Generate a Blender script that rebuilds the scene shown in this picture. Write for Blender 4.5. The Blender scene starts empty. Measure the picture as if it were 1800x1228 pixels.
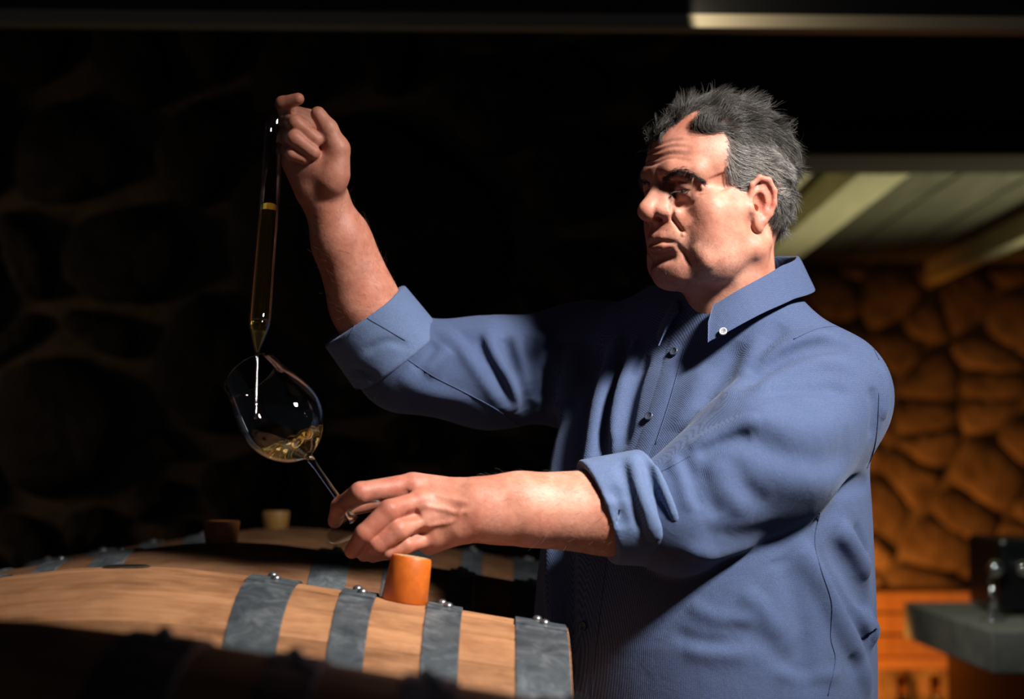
import bpy, bmesh, math, random
import numpy as np
from mathutils import Vector, Matrix

SC = bpy.context.scene
COL = SC.collection
R = math.radians
rng = np.random.default_rng(7)
random.seed(7)

# ---------------------------------------------------------------- camera
CAM_H = 1.26
F_PX = 3000.0                      # focal length in pixels of an 1800 px wide frame (60 mm)
TILT = math.atan(219 / F_PX)
CAM = np.array([0.0, 0.0, CAM_H])
cam_d = bpy.data.cameras.new('camera')
cam_d.lens = 60.0
cam_d.sensor_width = 36.0
cam_d.clip_start = 0.05
cam_d.dof.use_dof = True
cam_d.dof.focus_distance = 2.14
cam_d.dof.aperture_fstop = 2.8
cam_d.dof.aperture_blades = 0
cam_o = bpy.data.objects.new('camera', cam_d)
COL.objects.link(cam_o)
cam_o.location = CAM
cam_o.rotation_euler = (R(90) + TILT, 0, 0)
SC.camera = cam_o

# ---------------------------------------------------------------- world, lights, exposure
w = bpy.data.worlds.new('world')
SC.world = w
w.use_nodes = True
w.node_tree.nodes['Background'].inputs[0].default_value = (0.55, 0.72, 1.0, 1)
w.node_tree.nodes['Background'].inputs[1].default_value = 0.024
SC.view_settings.view_transform = 'Standard'
SC.view_settings.look = 'None'
SC.view_settings.exposure = 0.0
SC.view_settings.gamma = 1.0
SC.view_settings.use_curve_mapping = False


def aim(o, target):
    o.rotation_euler = (Vector(target) - o.location).to_track_quat('-Z', 'Y').to_euler()


def spot(name, loc, target, power, angle, blend, radius, color):
    d = bpy.data.lights.new(name, 'SPOT')
    d.energy = power
    d.spot_size = R(angle)
    d.spot_blend = blend
    d.shadow_soft_size = radius
    d.color = color
    o = bpy.data.objects.new(name, d)
    COL.objects.link(o)
    o.location = loc
    aim(o, target)
    return o


def point(name, loc, power, radius, color):
    d = bpy.data.lights.new(name, 'POINT')
    d.energy = power
    d.shadow_soft_size = radius
    d.color = color
    o = bpy.data.objects.new(name, d)
    COL.objects.link(o)
    o.location = loc
    return o


# the key: a soft lamp with a honeycomb grid high on the right, camera side
kd = bpy.data.lights.new('key_lamp', 'AREA')
kd.shape = 'RECTANGLE'
kd.size, kd.size_y = 0.46, 0.40
kd.spread = R(29)
kd.energy = 9.4
kd.color = (1.0, 0.94, 0.88)
ko = bpy.data.objects.new('key_lamp', kd)
COL.objects.link(ko)
ko.location = (1.68, 0.50, 3.26)
aim(ko, (0.19, 2.03, 1.38))
# warm lamp low behind the man, lighting the far room on the right
spot('warm_lamp', (0.98, 6.45, 0.42), (1.75, 7.05, 0.72), 75, 125, 1.0, 0.10, (1.0, 0.34, 0.055))
spot('crate_fill', (0.80, 4.45, 0.75), (1.20, 5.10, 0.72), 24, 60, 0.8, 0.06, (1.0, 0.40, 0.07))  # unseen spot added to warm the crate front
spot('beam_fill', (0.33, 3.20, 2.19), (0.68, 3.37, 2.215), 2.2, 110, 0.10, 0.01, (1.0, 0.86, 0.62))  # spot added above the frame to brighten the flange edge
spot('wall_fill', (-2.5, 3.60, 1.55), (-0.8, 4.35, 1.3), 11, 90, 0.9, 0.2, (1.0, 0.72, 0.48))  # out-of-frame spot added to lift the stone wall from black
spot('counter_fill', (0.62, 3.30, 1.80), (1.25, 4.2, 0.95), 15, 40, 0.7, 0.06, (0.93, 1.0, 0.93))  # unseen cool spot added so the counter reads grey
# unseen lamp low on the right, lighting the far room's ceiling
spot('ceiling_lamp', (2.7, 4.75, 0.9), (1.25, 5.0, 2.2), 190, 78, 1.0, 0.25, (1.0, 0.96, 0.62))

# ---------------------------------------------------------------- helpers


def at(px, py, Y):
    """world point seen at pixel (px, py) of the photograph, at distance Y along the room"""
    u = (px - 900) / F_PX
    v = (614 - py) / F_PX
    d = np.array([u, math.cos(TILT) - v * math.sin(TILT), math.sin(TILT) + v * math.cos(TILT)])
    return CAM + d * (Y / d[1])


def ray(px, py):
    d = at(px, py, 1.0) - CAM
    return d / np.linalg.norm(d)


def new_obj(name, me, mat=None, parent=None, smooth=False):
    o = bpy.data.objects.new(name, me)
    COL.objects.link(o)
    if mat is not None and len(me.materials) == 0:
        me.materials.append(mat)
    if parent is not None:
        o.parent = parent
    if smooth and len(me.polygons):
        me.polygons.foreach_set('use_smooth', np.ones(len(me.polygons), dtype=bool))
    return o


def mesh_from(name, verts, faces):
    me = bpy.data.meshes.new(name)
    me.from_pydata([tuple(v) for v in verts], [], [tuple(f) for f in faces])
    me.update()
    return me


def from_bm(name, bm):
    bmesh.ops.recalc_face_normals(bm, faces=bm.faces)
    me = bpy.data.meshes.new(name)
    bm.to_mesh(me)
    bm.free()
    return me


def empty(name, loc=(0, 0, 0)):
    o = bpy.data.objects.new(name, None)
    COL.objects.link(o)
    o.location = loc
    o.empty_display_size = 0.05
    return o


def tag(o, label=None, cat=None, group=None, kind=None):
    if label:
        o['label'] = label
    if cat:
        o['category'] = cat
    if group:
        o['group'] = group
    if kind:
        o['kind'] = kind
    return o


def box_bm(bm, lo, hi, bevel=0.0):
    lo, hi = Vector(lo), Vector(hi)
    r = bmesh.ops.create_cube(bm, size=1.0)
    vs = r['verts']
    for v in vs:
        v.co = Vector(((lo[i] + hi[i]) / 2 + v.co[i] * (hi[i] - lo[i])) for i in range(3))
    if bevel > 0:
        es = list({e for v in vs for e in v.link_edges})
        bmesh.ops.bevel(bm, geom=es, offset=bevel, segments=2, affect='EDGES', profile=0.5)
    return vs


def box(name, lo, hi, mat, parent=None, bevel=0.0):
    bm = bmesh.new()
    box_bm(bm, lo, hi, bevel)
    return new_obj(name, from_bm(name, bm), mat, parent)


def lathe_mesh(name, prof, seg=48, origin=(0, 0, 0), axis=(0, 0, 1), closed=False):
    """profile of (radius, height) turned about axis through origin"""
    ax = Vector(axis).normalized()
    q = Vector((0, 0, 1)).rotation_difference(ax)
    vs, fs = [], []
    n = len(prof)
    for i in range(seg):
        a = 2 * math.pi * i / seg
        for (r_, h_) in prof:
            vs.append(tuple(Vector(origin) + q @ Vector((r_ * math.cos(a), r_ * math.sin(a), h_))))
    m = n if closed else n - 1
    for i in range(seg):
        j = (i + 1) % seg
        for k in range(m):
            k2 = (k + 1) % n
            fs.append((i * n + k, j * n + k, j * n + k2, i * n + k2))
    bm = bmesh.new()
    me = mesh_from(name, vs, fs)
    bm.from_mesh(me)
    bmesh.ops.remove_doubles(bm, verts=bm.verts, dist=1e-6)
    bpy.data.meshes.remove(me)
    return from_bm(name, bm)


def sweep_mesh(name, pts, radii, seg=12, caps=True):
    """round tube along a polyline"""
    pts = [Vector(p) for p in pts]
    n = len(pts)
    if not hasattr(radii, '__len__'):
        radii = [radii] * n
    vs, fs = [], []
    up = None
    for i, p in enumerate(pts):
        t = (pts[min(i + 1, n - 1)] - pts[max(i - 1, 0)]).normalized()
        if up is None:
            up = t.orthogonal().normalized()
        up = (up - t * up.dot(t)).normalized()
        s = t.cross(up)
        for j in range(seg):
            a = 2 * math.pi * j / seg
            vs.append(tuple(p + (up * math.cos(a) + s * math.sin(a)) * radii[i]))
    for i in range(n - 1):
        for j in range(seg):
            k = (j + 1) % seg
            fs.append((i * seg + j, i * seg + k, (i + 1) * seg + k, (i + 1) * seg + j))
    if caps:
        fs.append(tuple(range(seg))[::-1])
        fs.append(tuple((n - 1) * seg + j for j in range(seg)))
    return mesh_from(name, vs, fs)


def spline(pts, n):
    """Catmull-Rom through pts, n samples"""
    P = np.array(pts, dtype=float)
    m = len(P)
    out = []
    for s in np.linspace(0, m - 1, n):
        i = min(int(s), m - 2)
        t = s - i
        p0 = P[max(i - 1, 0)]
        p1, p2 = P[i], P[i + 1]
        p3 = P[min(i + 2, m - 1)]
        out.append(0.5 * ((2 * p1) + (-p0 + p2) * t + (2 * p0 - 5 * p1 + 4 * p2 - p3) * t * t
                          + (-p0 + 3 * p1 - 3 * p2 + p3) * t ** 3))
    return np.array(out)
BUILD_BODY = True
# ---------------------------------------------------------------- materials


class NT:
    def __init__(self, name):
        self.m = bpy.data.materials.new(name)
        self.m.use_nodes = True
        self.t = self.m.node_tree
        self.b = self.t.nodes['Principled BSDF']
        self.out = self.t.nodes['Material Output']

    def n(self, typ, **kw):
        nd = self.t.nodes.new(typ)
        for k, v in kw.items():
            if k.startswith('_'):
                nd.inputs[k[1:].replace('_', ' ')].default_value = v
            else:
                setattr(nd, k, v)
        return nd

    def l(self, a, ao, b, bi):
        self.t.links.new(a.outputs[ao], b.inputs[bi])

    def set(self, **kw):
        for k, v in kw.items():
            self.b.inputs[k.replace('_', ' ')].default_value = v
        return self

    def coords(self, scale=(1, 1, 1), rot=(0, 0, 0), out='Object'):
        tc = self.n('ShaderNodeNewGeometry' if out == 'Position' else 'ShaderNodeTexCoord')
        mp = self.n('ShaderNodeMapping')
        mp.inputs['Scale'].default_value = scale
        mp.inputs['Rotation'].default_value = rot
        self.l(tc, out, mp, 'Vector')
        return mp

    def noise(self, mp, scale, detail=4, rough=0.5, dist=0.0):
        nz = self.n('ShaderNodeTexNoise')
        nz.inputs['Scale'].default_value = scale
        nz.inputs['Detail'].default_value = detail
        nz.inputs['Roughness'].default_value = rough
        nz.inputs['Distortion'].default_value = dist
        if mp is not None:
            self.l(mp, 0, nz, 'Vector')
        return nz

    def ramp(self, src, so, stops):
        r = self.n('ShaderNodeValToRGB')
        e = r.color_ramp.elements
        while len(e) < len(stops):
            e.new(0.5)
        for i, (p, c) in enumerate(stops):
            e[i].position = p
            e[i].color = (*c, 1) if len(c) == 3 else c
        self.l(src, so, r, 'Fac')
        return r

    def mix(self, fac, a, b, mode='MIX'):
        m = self.n('ShaderNodeMix', data_type='RGBA', blend_type=mode)
        for idx, v in ((0, fac), (6, a), (7, b)):
            if isinstance(v, tuple) and hasattr(v[0], 'outputs'):
                self.t.links.new(v[0].outputs[v[1]], m.inputs[idx])
            elif isinstance(v, tuple):
                m.inputs[idx].default_value = (*v, 1)
            else:
                m.inputs[idx].default_value = v
        return m

    def bump(self, src, so, strength, dist, prev=None):
        b = self.n('ShaderNodeBump')
        b.inputs['Strength'].default_value = strength
        b.inputs['Distance'].default_value = dist
        self.l(src, so, b, 'Height')
        if prev is not None:
            self.l(prev, 'Normal', b, 'Normal')
        self.l(b, 'Normal', self.b, 'Normal')
        return b


def flat(name, col, rough=0.6, metal=0.0, **kw):
    n = NT(name)
    n.set(Base_Color=(*col, 1), Roughness=rough, Metallic=metal, **kw)
    return n.m


def mk_skin():
    n = NT('skin')
    at_ = n.n('ShaderNodeAttribute', attribute_name='tint')
    mp = n.coords()
    n1 = n.noise(mp, 60, 5, 0.65)
    n2 = n.noise(mp, 420, 3, 0.6)
    r1 = n.ramp(n1, 0, [(0.30, (0.74, 0.60, 0.57)), (0.64, (1.08, 1.04, 1.0))])
    m1 = n.mix(0.75, (at_, 'Color'), (r1, 0), 'MULTIPLY')
    n0 = n.noise(mp, 24, 4, 0.6, 0.5)
    r0 = n.ramp(n0, 0, [(0.34, (0.90, 0.66, 0.60)), (0.60, (1.0, 1.0, 1.0))])
    m0 = n.mix(0.7, (m1, 2), (r0, 0), 'MULTIPLY')
    n.l(m0, 2, n.b, 'Base Color')
    n.set(Roughness=0.52, Subsurface_Weight=0.12, Subsurface_Scale=0.006, Specular_IOR_Level=0.34)
    n.b.inputs['Subsurface Radius'].default_value = (1.0, 0.35, 0.2)
    b1 = n.bump(n1, 0, 0.3, 0.0012)
    vo = n.n('ShaderNodeTexVoronoi')
    vo.inputs['Scale'].default_value = 700
    n.l(mp, 0, vo, 'Vector')
    n3 = n.noise(mp, 150, 4, 0.6)
    b3 = n.bump(n3, 0, 0.3, 0.0012, b1)
    n.bump(n2, 0, 0.25, 0.0006, b3)
    return n.m


def mk_shirt(name, c_lo, c_hi, scale=1.0):
    n = NT(name)
    tc = n.n('ShaderNodeTexCoord')
    # woven dots: product of two diagonal waves
    sep = []
    waves = []
    for vec in ((0.62, 0.38, 0.68), (-0.62, -0.38, 0.68)):
        d = n.n('ShaderNodeVectorMath', operation='DOT_PRODUCT')
        d.inputs[1].default_value = tuple(v * 3500 * scale for v in vec)
        n.l(tc, 'Object', d, 0)
        s = n.n('ShaderNodeMath', operation='SINE')
        n.l(d, 'Value', s, 0)
        waves.append(s)
    pr = n.n('ShaderNodeMath', operation='MULTIPLY')
    n.l(waves[0], 0, pr, 0)
    n.l(waves[1], 0, pr, 1)
    mp = n.coords()
    nz = n.noise(mp, 9, 5, 0.6)
    nf = n.noise(mp, 900, 2, 0.5)
    wv = n.ramp(pr, 0, [(0.0, c_lo), (0.75, c_hi)])
    sh = n.ramp(nz, 0, [(0.3, (0.86, 0.88, 0.9)), (0.7, (1.08, 1.06, 1.05))])
    m = n.mix(1.0, (wv, 0), (sh, 0), 'MULTIPLY')
    sp = n.ramp(nf, 0, [(0.35, (0.8, 0.8, 0.82)), (0.65, (1.15, 1.15, 1.15))])
    m2 = n.mix(0.8, (m, 2), (sp, 0), 'MULTIPLY')
    n.l(m2, 2, n.b, 'Base Color')
    n.set(Roughness=0.85, Sheen_Weight=0.12, Sheen_Roughness=0.5, Specular_IOR_Level=0.2)
    n.b.inputs['Sheen Tint'].default_value = (0.7, 0.8, 1.0, 1)
    ad = n.n('ShaderNodeMath', operation='ADD')
    n.l(pr, 0, ad, 0)
    n.l(nf, 0, ad, 1)
    b = n.bump(ad, 0, 0.3, 0.0004)
    nw = n.noise(mp, 26, 4, 0.55, 0.6)
    n.bump(nw, 0, 0.25, 0.006, b)
    return n.m


def mk_wood(name, cols, axis=0, scale=6.0, dark=0.5, stain=True, coords='Object', rough=0.55):
    n = NT(name)
    sc = [1, 1, 1]
    sc[axis] = 0.06
    mp = n.coords(tuple(v * scale for v in sc), out=coords)
    n1 = n.noise(mp, 14, 8, 0.62, 0.35)
    mp2 = n.coords(out=coords)
    n2 = n.noise(mp2, 7, 5, 0.65, 0.4)
    oi = n.n('ShaderNodeObjectInfo')
    c = n.ramp(n1, 0, [(0.25, cols[0]), (0.5, cols[1]), (0.8, cols[2])])
    rnd = n.ramp(oi, 'Random', [(0.0, (0.86, 0.84, 0.82)), (1.0, (1.08, 1.06, 1.05))])
    m = n.mix(1.0, (c, 0), (rnd, 0), 'MULTIPLY')
    src = (m, 2)
    if stain:
        st = n.ramp(n2, 0, [(0.36, (0.52, 0.46, 0.44)), (0.56, (1, 1, 1))])
        m2 = n.mix(dark, src, (st, 0), 'MULTIPLY')
        src = (m2, 2)
        mp3 = n.coords((1.2, 5, 5), out=coords)
        n3 = n.noise(mp3, 4, 6, 0.7, 0.3)
        st3 = n.ramp(n3, 0, [(0.34, (0.36, 0.28, 0.23)), (0.50, (1, 1, 1))])
        m3 = n.mix(0.6, src, (st3, 0), 'MULTIPLY')
        src = (m3, 2)
    n.t.links.new(src[0].outputs[src[1]], n.b.inputs['Base Color'])
    n.set(Roughness=rough, Specular_IOR_Level=0.3)
    n.bump(n1, 0, 0.25, 0.002)
    return n.m


def mk_galv():
    n = NT('galvanised_steel')
    mp = n.coords()
    n1 = n.noise(mp, 38, 6, 0.6, 0.8)
    n2 = n.noise(mp, 11, 3, 0.6, 0.3)
    c = n.ramp(n1, 0, [(0.3, (0.055, 0.068, 0.078)), (0.52, (0.13, 0.15, 0.165)), (0.75, (0.33, 0.36, 0.38))])
    d = n.ramp(n2, 0, [(0.35, (0.6, 0.62, 0.65)), (0.65, (1.1, 1.1, 1.1))])
    m = n.mix(1.0, (c, 0), (d, 0), 'MULTIPLY')
    n.l(m, 2, n.b, 'Base Color')
    rr = n.ramp(n1, 0, [(0.3, (0.6, 0.6, 0.6)), (0.7, (0.42, 0.42, 0.42))])
    n.l(rr, 0, n.b, 'Roughness')
    n.set(Metallic=0.55)
    n.bump(n1, 0, 0.2, 0.002)
    return n.m


def mk_stone(name, cols, nscale=9.0, bump=0.02):
    n = NT(name)
    mp = n.coords()
    n1 = n.noise(mp, nscale, 8, 0.65, 0.3)
    n2 = n.noise(mp, nscale * 5, 5, 0.7)
    oi = n.n('ShaderNodeObjectInfo')
    c = n.ramp(n1, 0, [(0.3, cols[0]), (0.5, cols[1]), (0.72, cols[2])])
    rnd = n.ramp(oi, 'Random', [(0.0, (0.62, 0.6, 0.58)), (1.0, (1.2, 1.15, 1.08))])
    m = n.mix(1.0, (c, 0), (rnd, 0), 'MULTIPLY')
    n.l(m, 2, n.b, 'Base Color')
    n.set(Roughness=0.9, Specular_IOR_Level=0.2)
    b = n.bump(n1, 0, 0.7, bump)
    n.bump(n2, 0, 0.5, bump * 0.35, b)
    return n.m


def mk_hair(name, lo, hi):
    n = NT(name)
    hi_ = n.n('ShaderNodeHairInfo')
    c = n.ramp(hi_, 'Random', [(0.0, lo), (0.55, tuple((a * 2 + b) / 3 for a, b in zip(lo, hi))), (1.0, hi)])
    n.l(c, 0, n.b, 'Base Color')
    n.set(Roughness=0.42, Specular_IOR_Level=0.45)
    return n.m


def mk_glass(name, col=(1, 1, 1), ior=1.45, rough=0.0):
    n = NT(name)
    n.set(Base_Color=(*col, 1), Roughness=rough, IOR=ior, Transmission_Weight=1.0)
    return n.m


def mk_thin_glass(name):
    """thin glass wall: lets light straight through, mirrors more at grazing angles"""
    n = NT(name)
    tr = n.n('ShaderNodeBsdfTransparent')
    tr.inputs[0].default_value = (0.985, 0.99, 0.985, 1)
    gl = n.n('ShaderNodeBsdfGlossy')
    gl.inputs['Roughness'].default_value = 0.02
    fr = n.n('ShaderNodeFresnel')
    ge = n.n('ShaderNodeNewGeometry')
    io = n.n('ShaderNodeMath', operation='MULTIPLY_ADD')
    n.l(ge, 'Backfacing', io, 0)
    io.inputs[1].default_value = 1 / 1.5 - 1.5
    io.inputs[2].default_value = 1.5
    n.l(io, 0, fr, 'IOR')
    mx = n.n('ShaderNodeMixShader')
    n.l(fr, 0, mx, 0)
    n.l(tr, 0, mx, 1)
    n.l(gl, 0, mx, 2)
    n.l(mx, 0, n.out, 'Surface')
    return n.m


def mk_wine(name, col, cloud):
    n = NT(name)
    n.set(Base_Color=(*col, 1), Roughness=0.0, IOR=1.33, Transmission_Weight=1.0)
    tl = n.n('ShaderNodeBsdfTranslucent')
    tl.inputs[0].default_value = (*col, 1)
    mx = n.n('ShaderNodeMixShader')
    mx.inputs[0].default_value = cloud
    n.l(n.b, 0, mx, 1)
    n.l(tl, 0, mx, 2)
    n.l(mx, 0, n.out, 'Surface')
    return n.m


def mk_wax():
    n = NT('orange_silicone')
    mp = n.coords()
    n1 = n.noise(mp, 90, 4, 0.6)
    c = n.ramp(n1, 0, [(0.3, (0.42, 0.092, 0.007)), (0.7, (0.58, 0.135, 0.011))])
    n.l(c, 0, n.b, 'Base Color')
    n.set(Roughness=0.45, Subsurface_Weight=0.35, Subsurface_Scale=0.02)
    n.b.inputs['Subsurface Radius'].default_value = (1.0, 0.4, 0.1)
    n.bump(n1, 0, 0.1, 0.001)
    return n.m


M = {
    'skin': mk_skin(),
    'shirt': mk_shirt('blue_woven_cotton', (0.034, 0.054, 0.118), (0.120, 0.164, 0.300)),
    'shirt_inside': mk_shirt('pale_blue_cotton_reverse', (0.065, 0.100, 0.195), (0.155, 0.210, 0.345)),
    'thread': flat('navy_thread', (0.035, 0.055, 0.13), 0.8),
    'button': flat('grey_pearl_button', (0.42, 0.43, 0.46), 0.25),
    'button_dark': flat('smoky_button', (0.05, 0.06, 0.09), 0.25),
    'trousers': flat('dark_trousers', (0.012, 0.013, 0.018), 0.9),
    'shoe': flat('black_leather', (0.01, 0.009, 0.008), 0.4),
    'eye': flat('shaded_eyeball', (0.20, 0.165, 0.145), 0.12),  # reddish white, darkened for the shade in the eye socket
    'iris': flat('dark_iris', (0.012, 0.008, 0.006), 0.1),
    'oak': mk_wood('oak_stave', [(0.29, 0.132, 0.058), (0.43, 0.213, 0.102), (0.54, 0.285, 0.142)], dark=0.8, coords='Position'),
    'oak_shaded': mk_wood('shaded_oak_stave', [(0.13, 0.062, 0.030), (0.20, 0.102, 0.052), (0.27, 0.148, 0.080)], dark=0.75, coords='Position'),  # darker oak: shade on the rear barrels put into the colour
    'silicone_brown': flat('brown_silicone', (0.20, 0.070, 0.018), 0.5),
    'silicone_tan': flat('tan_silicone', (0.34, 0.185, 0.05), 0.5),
    'galv': mk_galv(),
    'rivet': flat('steel_rivet', (0.30, 0.30, 0.31), 0.32, 0.9),
    'silicone': mk_wax(),
    'worn': mk_stone('pale_scuffed_silicone', [(0.30, 0.11, 0.03), (0.52, 0.30, 0.15), (0.65, 0.48, 0.32)], 60, 0.001),
    'hole_shade': flat('bung_hole_shade', (0.006, 0.005, 0.004), 0.5),
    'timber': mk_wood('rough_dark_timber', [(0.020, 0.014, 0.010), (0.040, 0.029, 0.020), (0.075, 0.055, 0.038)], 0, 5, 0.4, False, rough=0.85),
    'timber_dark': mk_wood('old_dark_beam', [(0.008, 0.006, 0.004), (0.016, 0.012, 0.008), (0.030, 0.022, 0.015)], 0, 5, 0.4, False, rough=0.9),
    'pale_timber': mk_wood('pale_painted_timber', [(0.42, 0.39, 0.25), (0.56, 0.53, 0.36), (0.68, 0.65, 0.47)], 1, 5, 0.4, False, rough=0.8),
    'board': mk_wood('grey_green_board', [(0.05, 0.052, 0.038), (0.085, 0.085, 0.062), (0.14, 0.138, 0.10)], 1, 4, 0.4, False, rough=0.85),
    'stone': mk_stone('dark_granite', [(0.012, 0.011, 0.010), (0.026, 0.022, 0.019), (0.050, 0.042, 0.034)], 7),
    'mortar': mk_stone('lime_mortar', [(0.10, 0.076, 0.054), (0.14, 0.108, 0.077), (0.19, 0.148, 0.106)], 14),
    'warm_stone': mk_stone('brown_fieldstone', [(0.09, 0.062, 0.042), (0.20, 0.145, 0.098), (0.34, 0.25, 0.17)], 9),
    'counter': mk_stone('grey_concrete', [(0.26, 0.265, 0.25), (0.36, 0.365, 0.34), (0.46, 0.465, 0.43)], 12, 0.004),
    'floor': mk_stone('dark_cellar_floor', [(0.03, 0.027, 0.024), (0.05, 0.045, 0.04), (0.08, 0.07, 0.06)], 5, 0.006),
    'glass': mk_glass('clear_glass'),
    'thin_glass': mk_thin_glass('thin_clear_glass'),
    'wine': mk_wine('white_wine', (1.0, 0.80, 0.30), 0.02),
    'wine_deep': mk_wine('young_white_wine', (0.60, 0.46, 0.08), 0.03),
    'hair_dark': mk_hair('dark_grey_hair', (0.006, 0.0055, 0.005), (0.11, 0.10, 0.09)),
    'hair_grey': mk_hair('silver_hair', (0.10, 0.095, 0.088), (0.56, 0.53, 0.49)),
    'hair_nape': mk_hair('iron_grey_hair', (0.012, 0.0115, 0.011), (0.25, 0.235, 0.215)),
    'brow': mk_hair('eyebrow_hair', (0.010, 0.008, 0.007), (0.06, 0.05, 0.045)),
    'arm_hair': mk_hair('arm_hair', (0.03, 0.018, 0.012), (0.10, 0.06, 0.04)),
    'scalp': flat('hair_undercoat', (0.035, 0.032, 0.030), 0.9),
    'black': flat('black_enamel', (0.010, 0.010, 0.011), 0.3),
    'chrome': flat('chrome', (0.75, 0.76, 0.78), 0.12, 1.0),
    'crate': mk_wood('orange_crate_wood', [(0.38, 0.15, 0.05), (0.52, 0.23, 0.085), (0.62, 0.30, 0.12)], 2, 5, 0.3, False),
    'amber': mk_glass('amber_bottle_glass', (0.85, 0.42, 0.10), 1.5, 0.05),
    'flange': flat('pale_galvanised_flange', (0.42, 0.37, 0.27), 0.5),
    'iron': flat('painted_iron', (0.18, 0.155, 0.11), 0.5, 0.3),
}
# ---------------------------------------------------------------- sculpting: signed distance fields turned into meshes


def smin(a, b, k):
    if k <= 0:
        return np.minimum(a, b)
    h = np.maximum(k - np.abs(a - b), 0) / k
    return np.minimum(a, b) - h * h * k * 0.25


def smax(a, b, k):
    return -smin(-a, -b, k)


def seg_dist(p, a, b, r1, r2):
    ba = b - a
    pa = p - a
    t = np.clip(pa @ ba / max(float(ba @ ba), 1e-12), 0, 1)
    q = pa - t[:, None] * ba
    return np.sqrt(np.einsum('ij,ij->i', q, q)) - (r1 + (r2 - r1) * t)


def ell_dist(p, c, r, rot):
    q = p - c
    if rot is not None:
        q = q @ rot
    k0 = (q / r)
    k0 = np.sqrt(np.einsum('ij,ij->i', k0, k0))
    k1 = (q / (r * r))
    k1 = np.sqrt(np.einsum('ij,ij->i', k1, k1))
    return k0 * (k0 - 1.0) / np.maximum(k1, 1e-9)


def poly_dist(p, pts):
    d2 = np.full(len(p), 1e9, dtype=p.dtype)
    for a, b in zip(pts[:-1], pts[1:]):
        ba = b - a
        pa = p - a
        t = np.clip(pa @ ba / max(float(ba @ ba), 1e-12), 0, 1)
        q = pa - t[:, None] * ba
        d2 = np.minimum(d2, (q * q).sum(1))
    return d2


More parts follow.
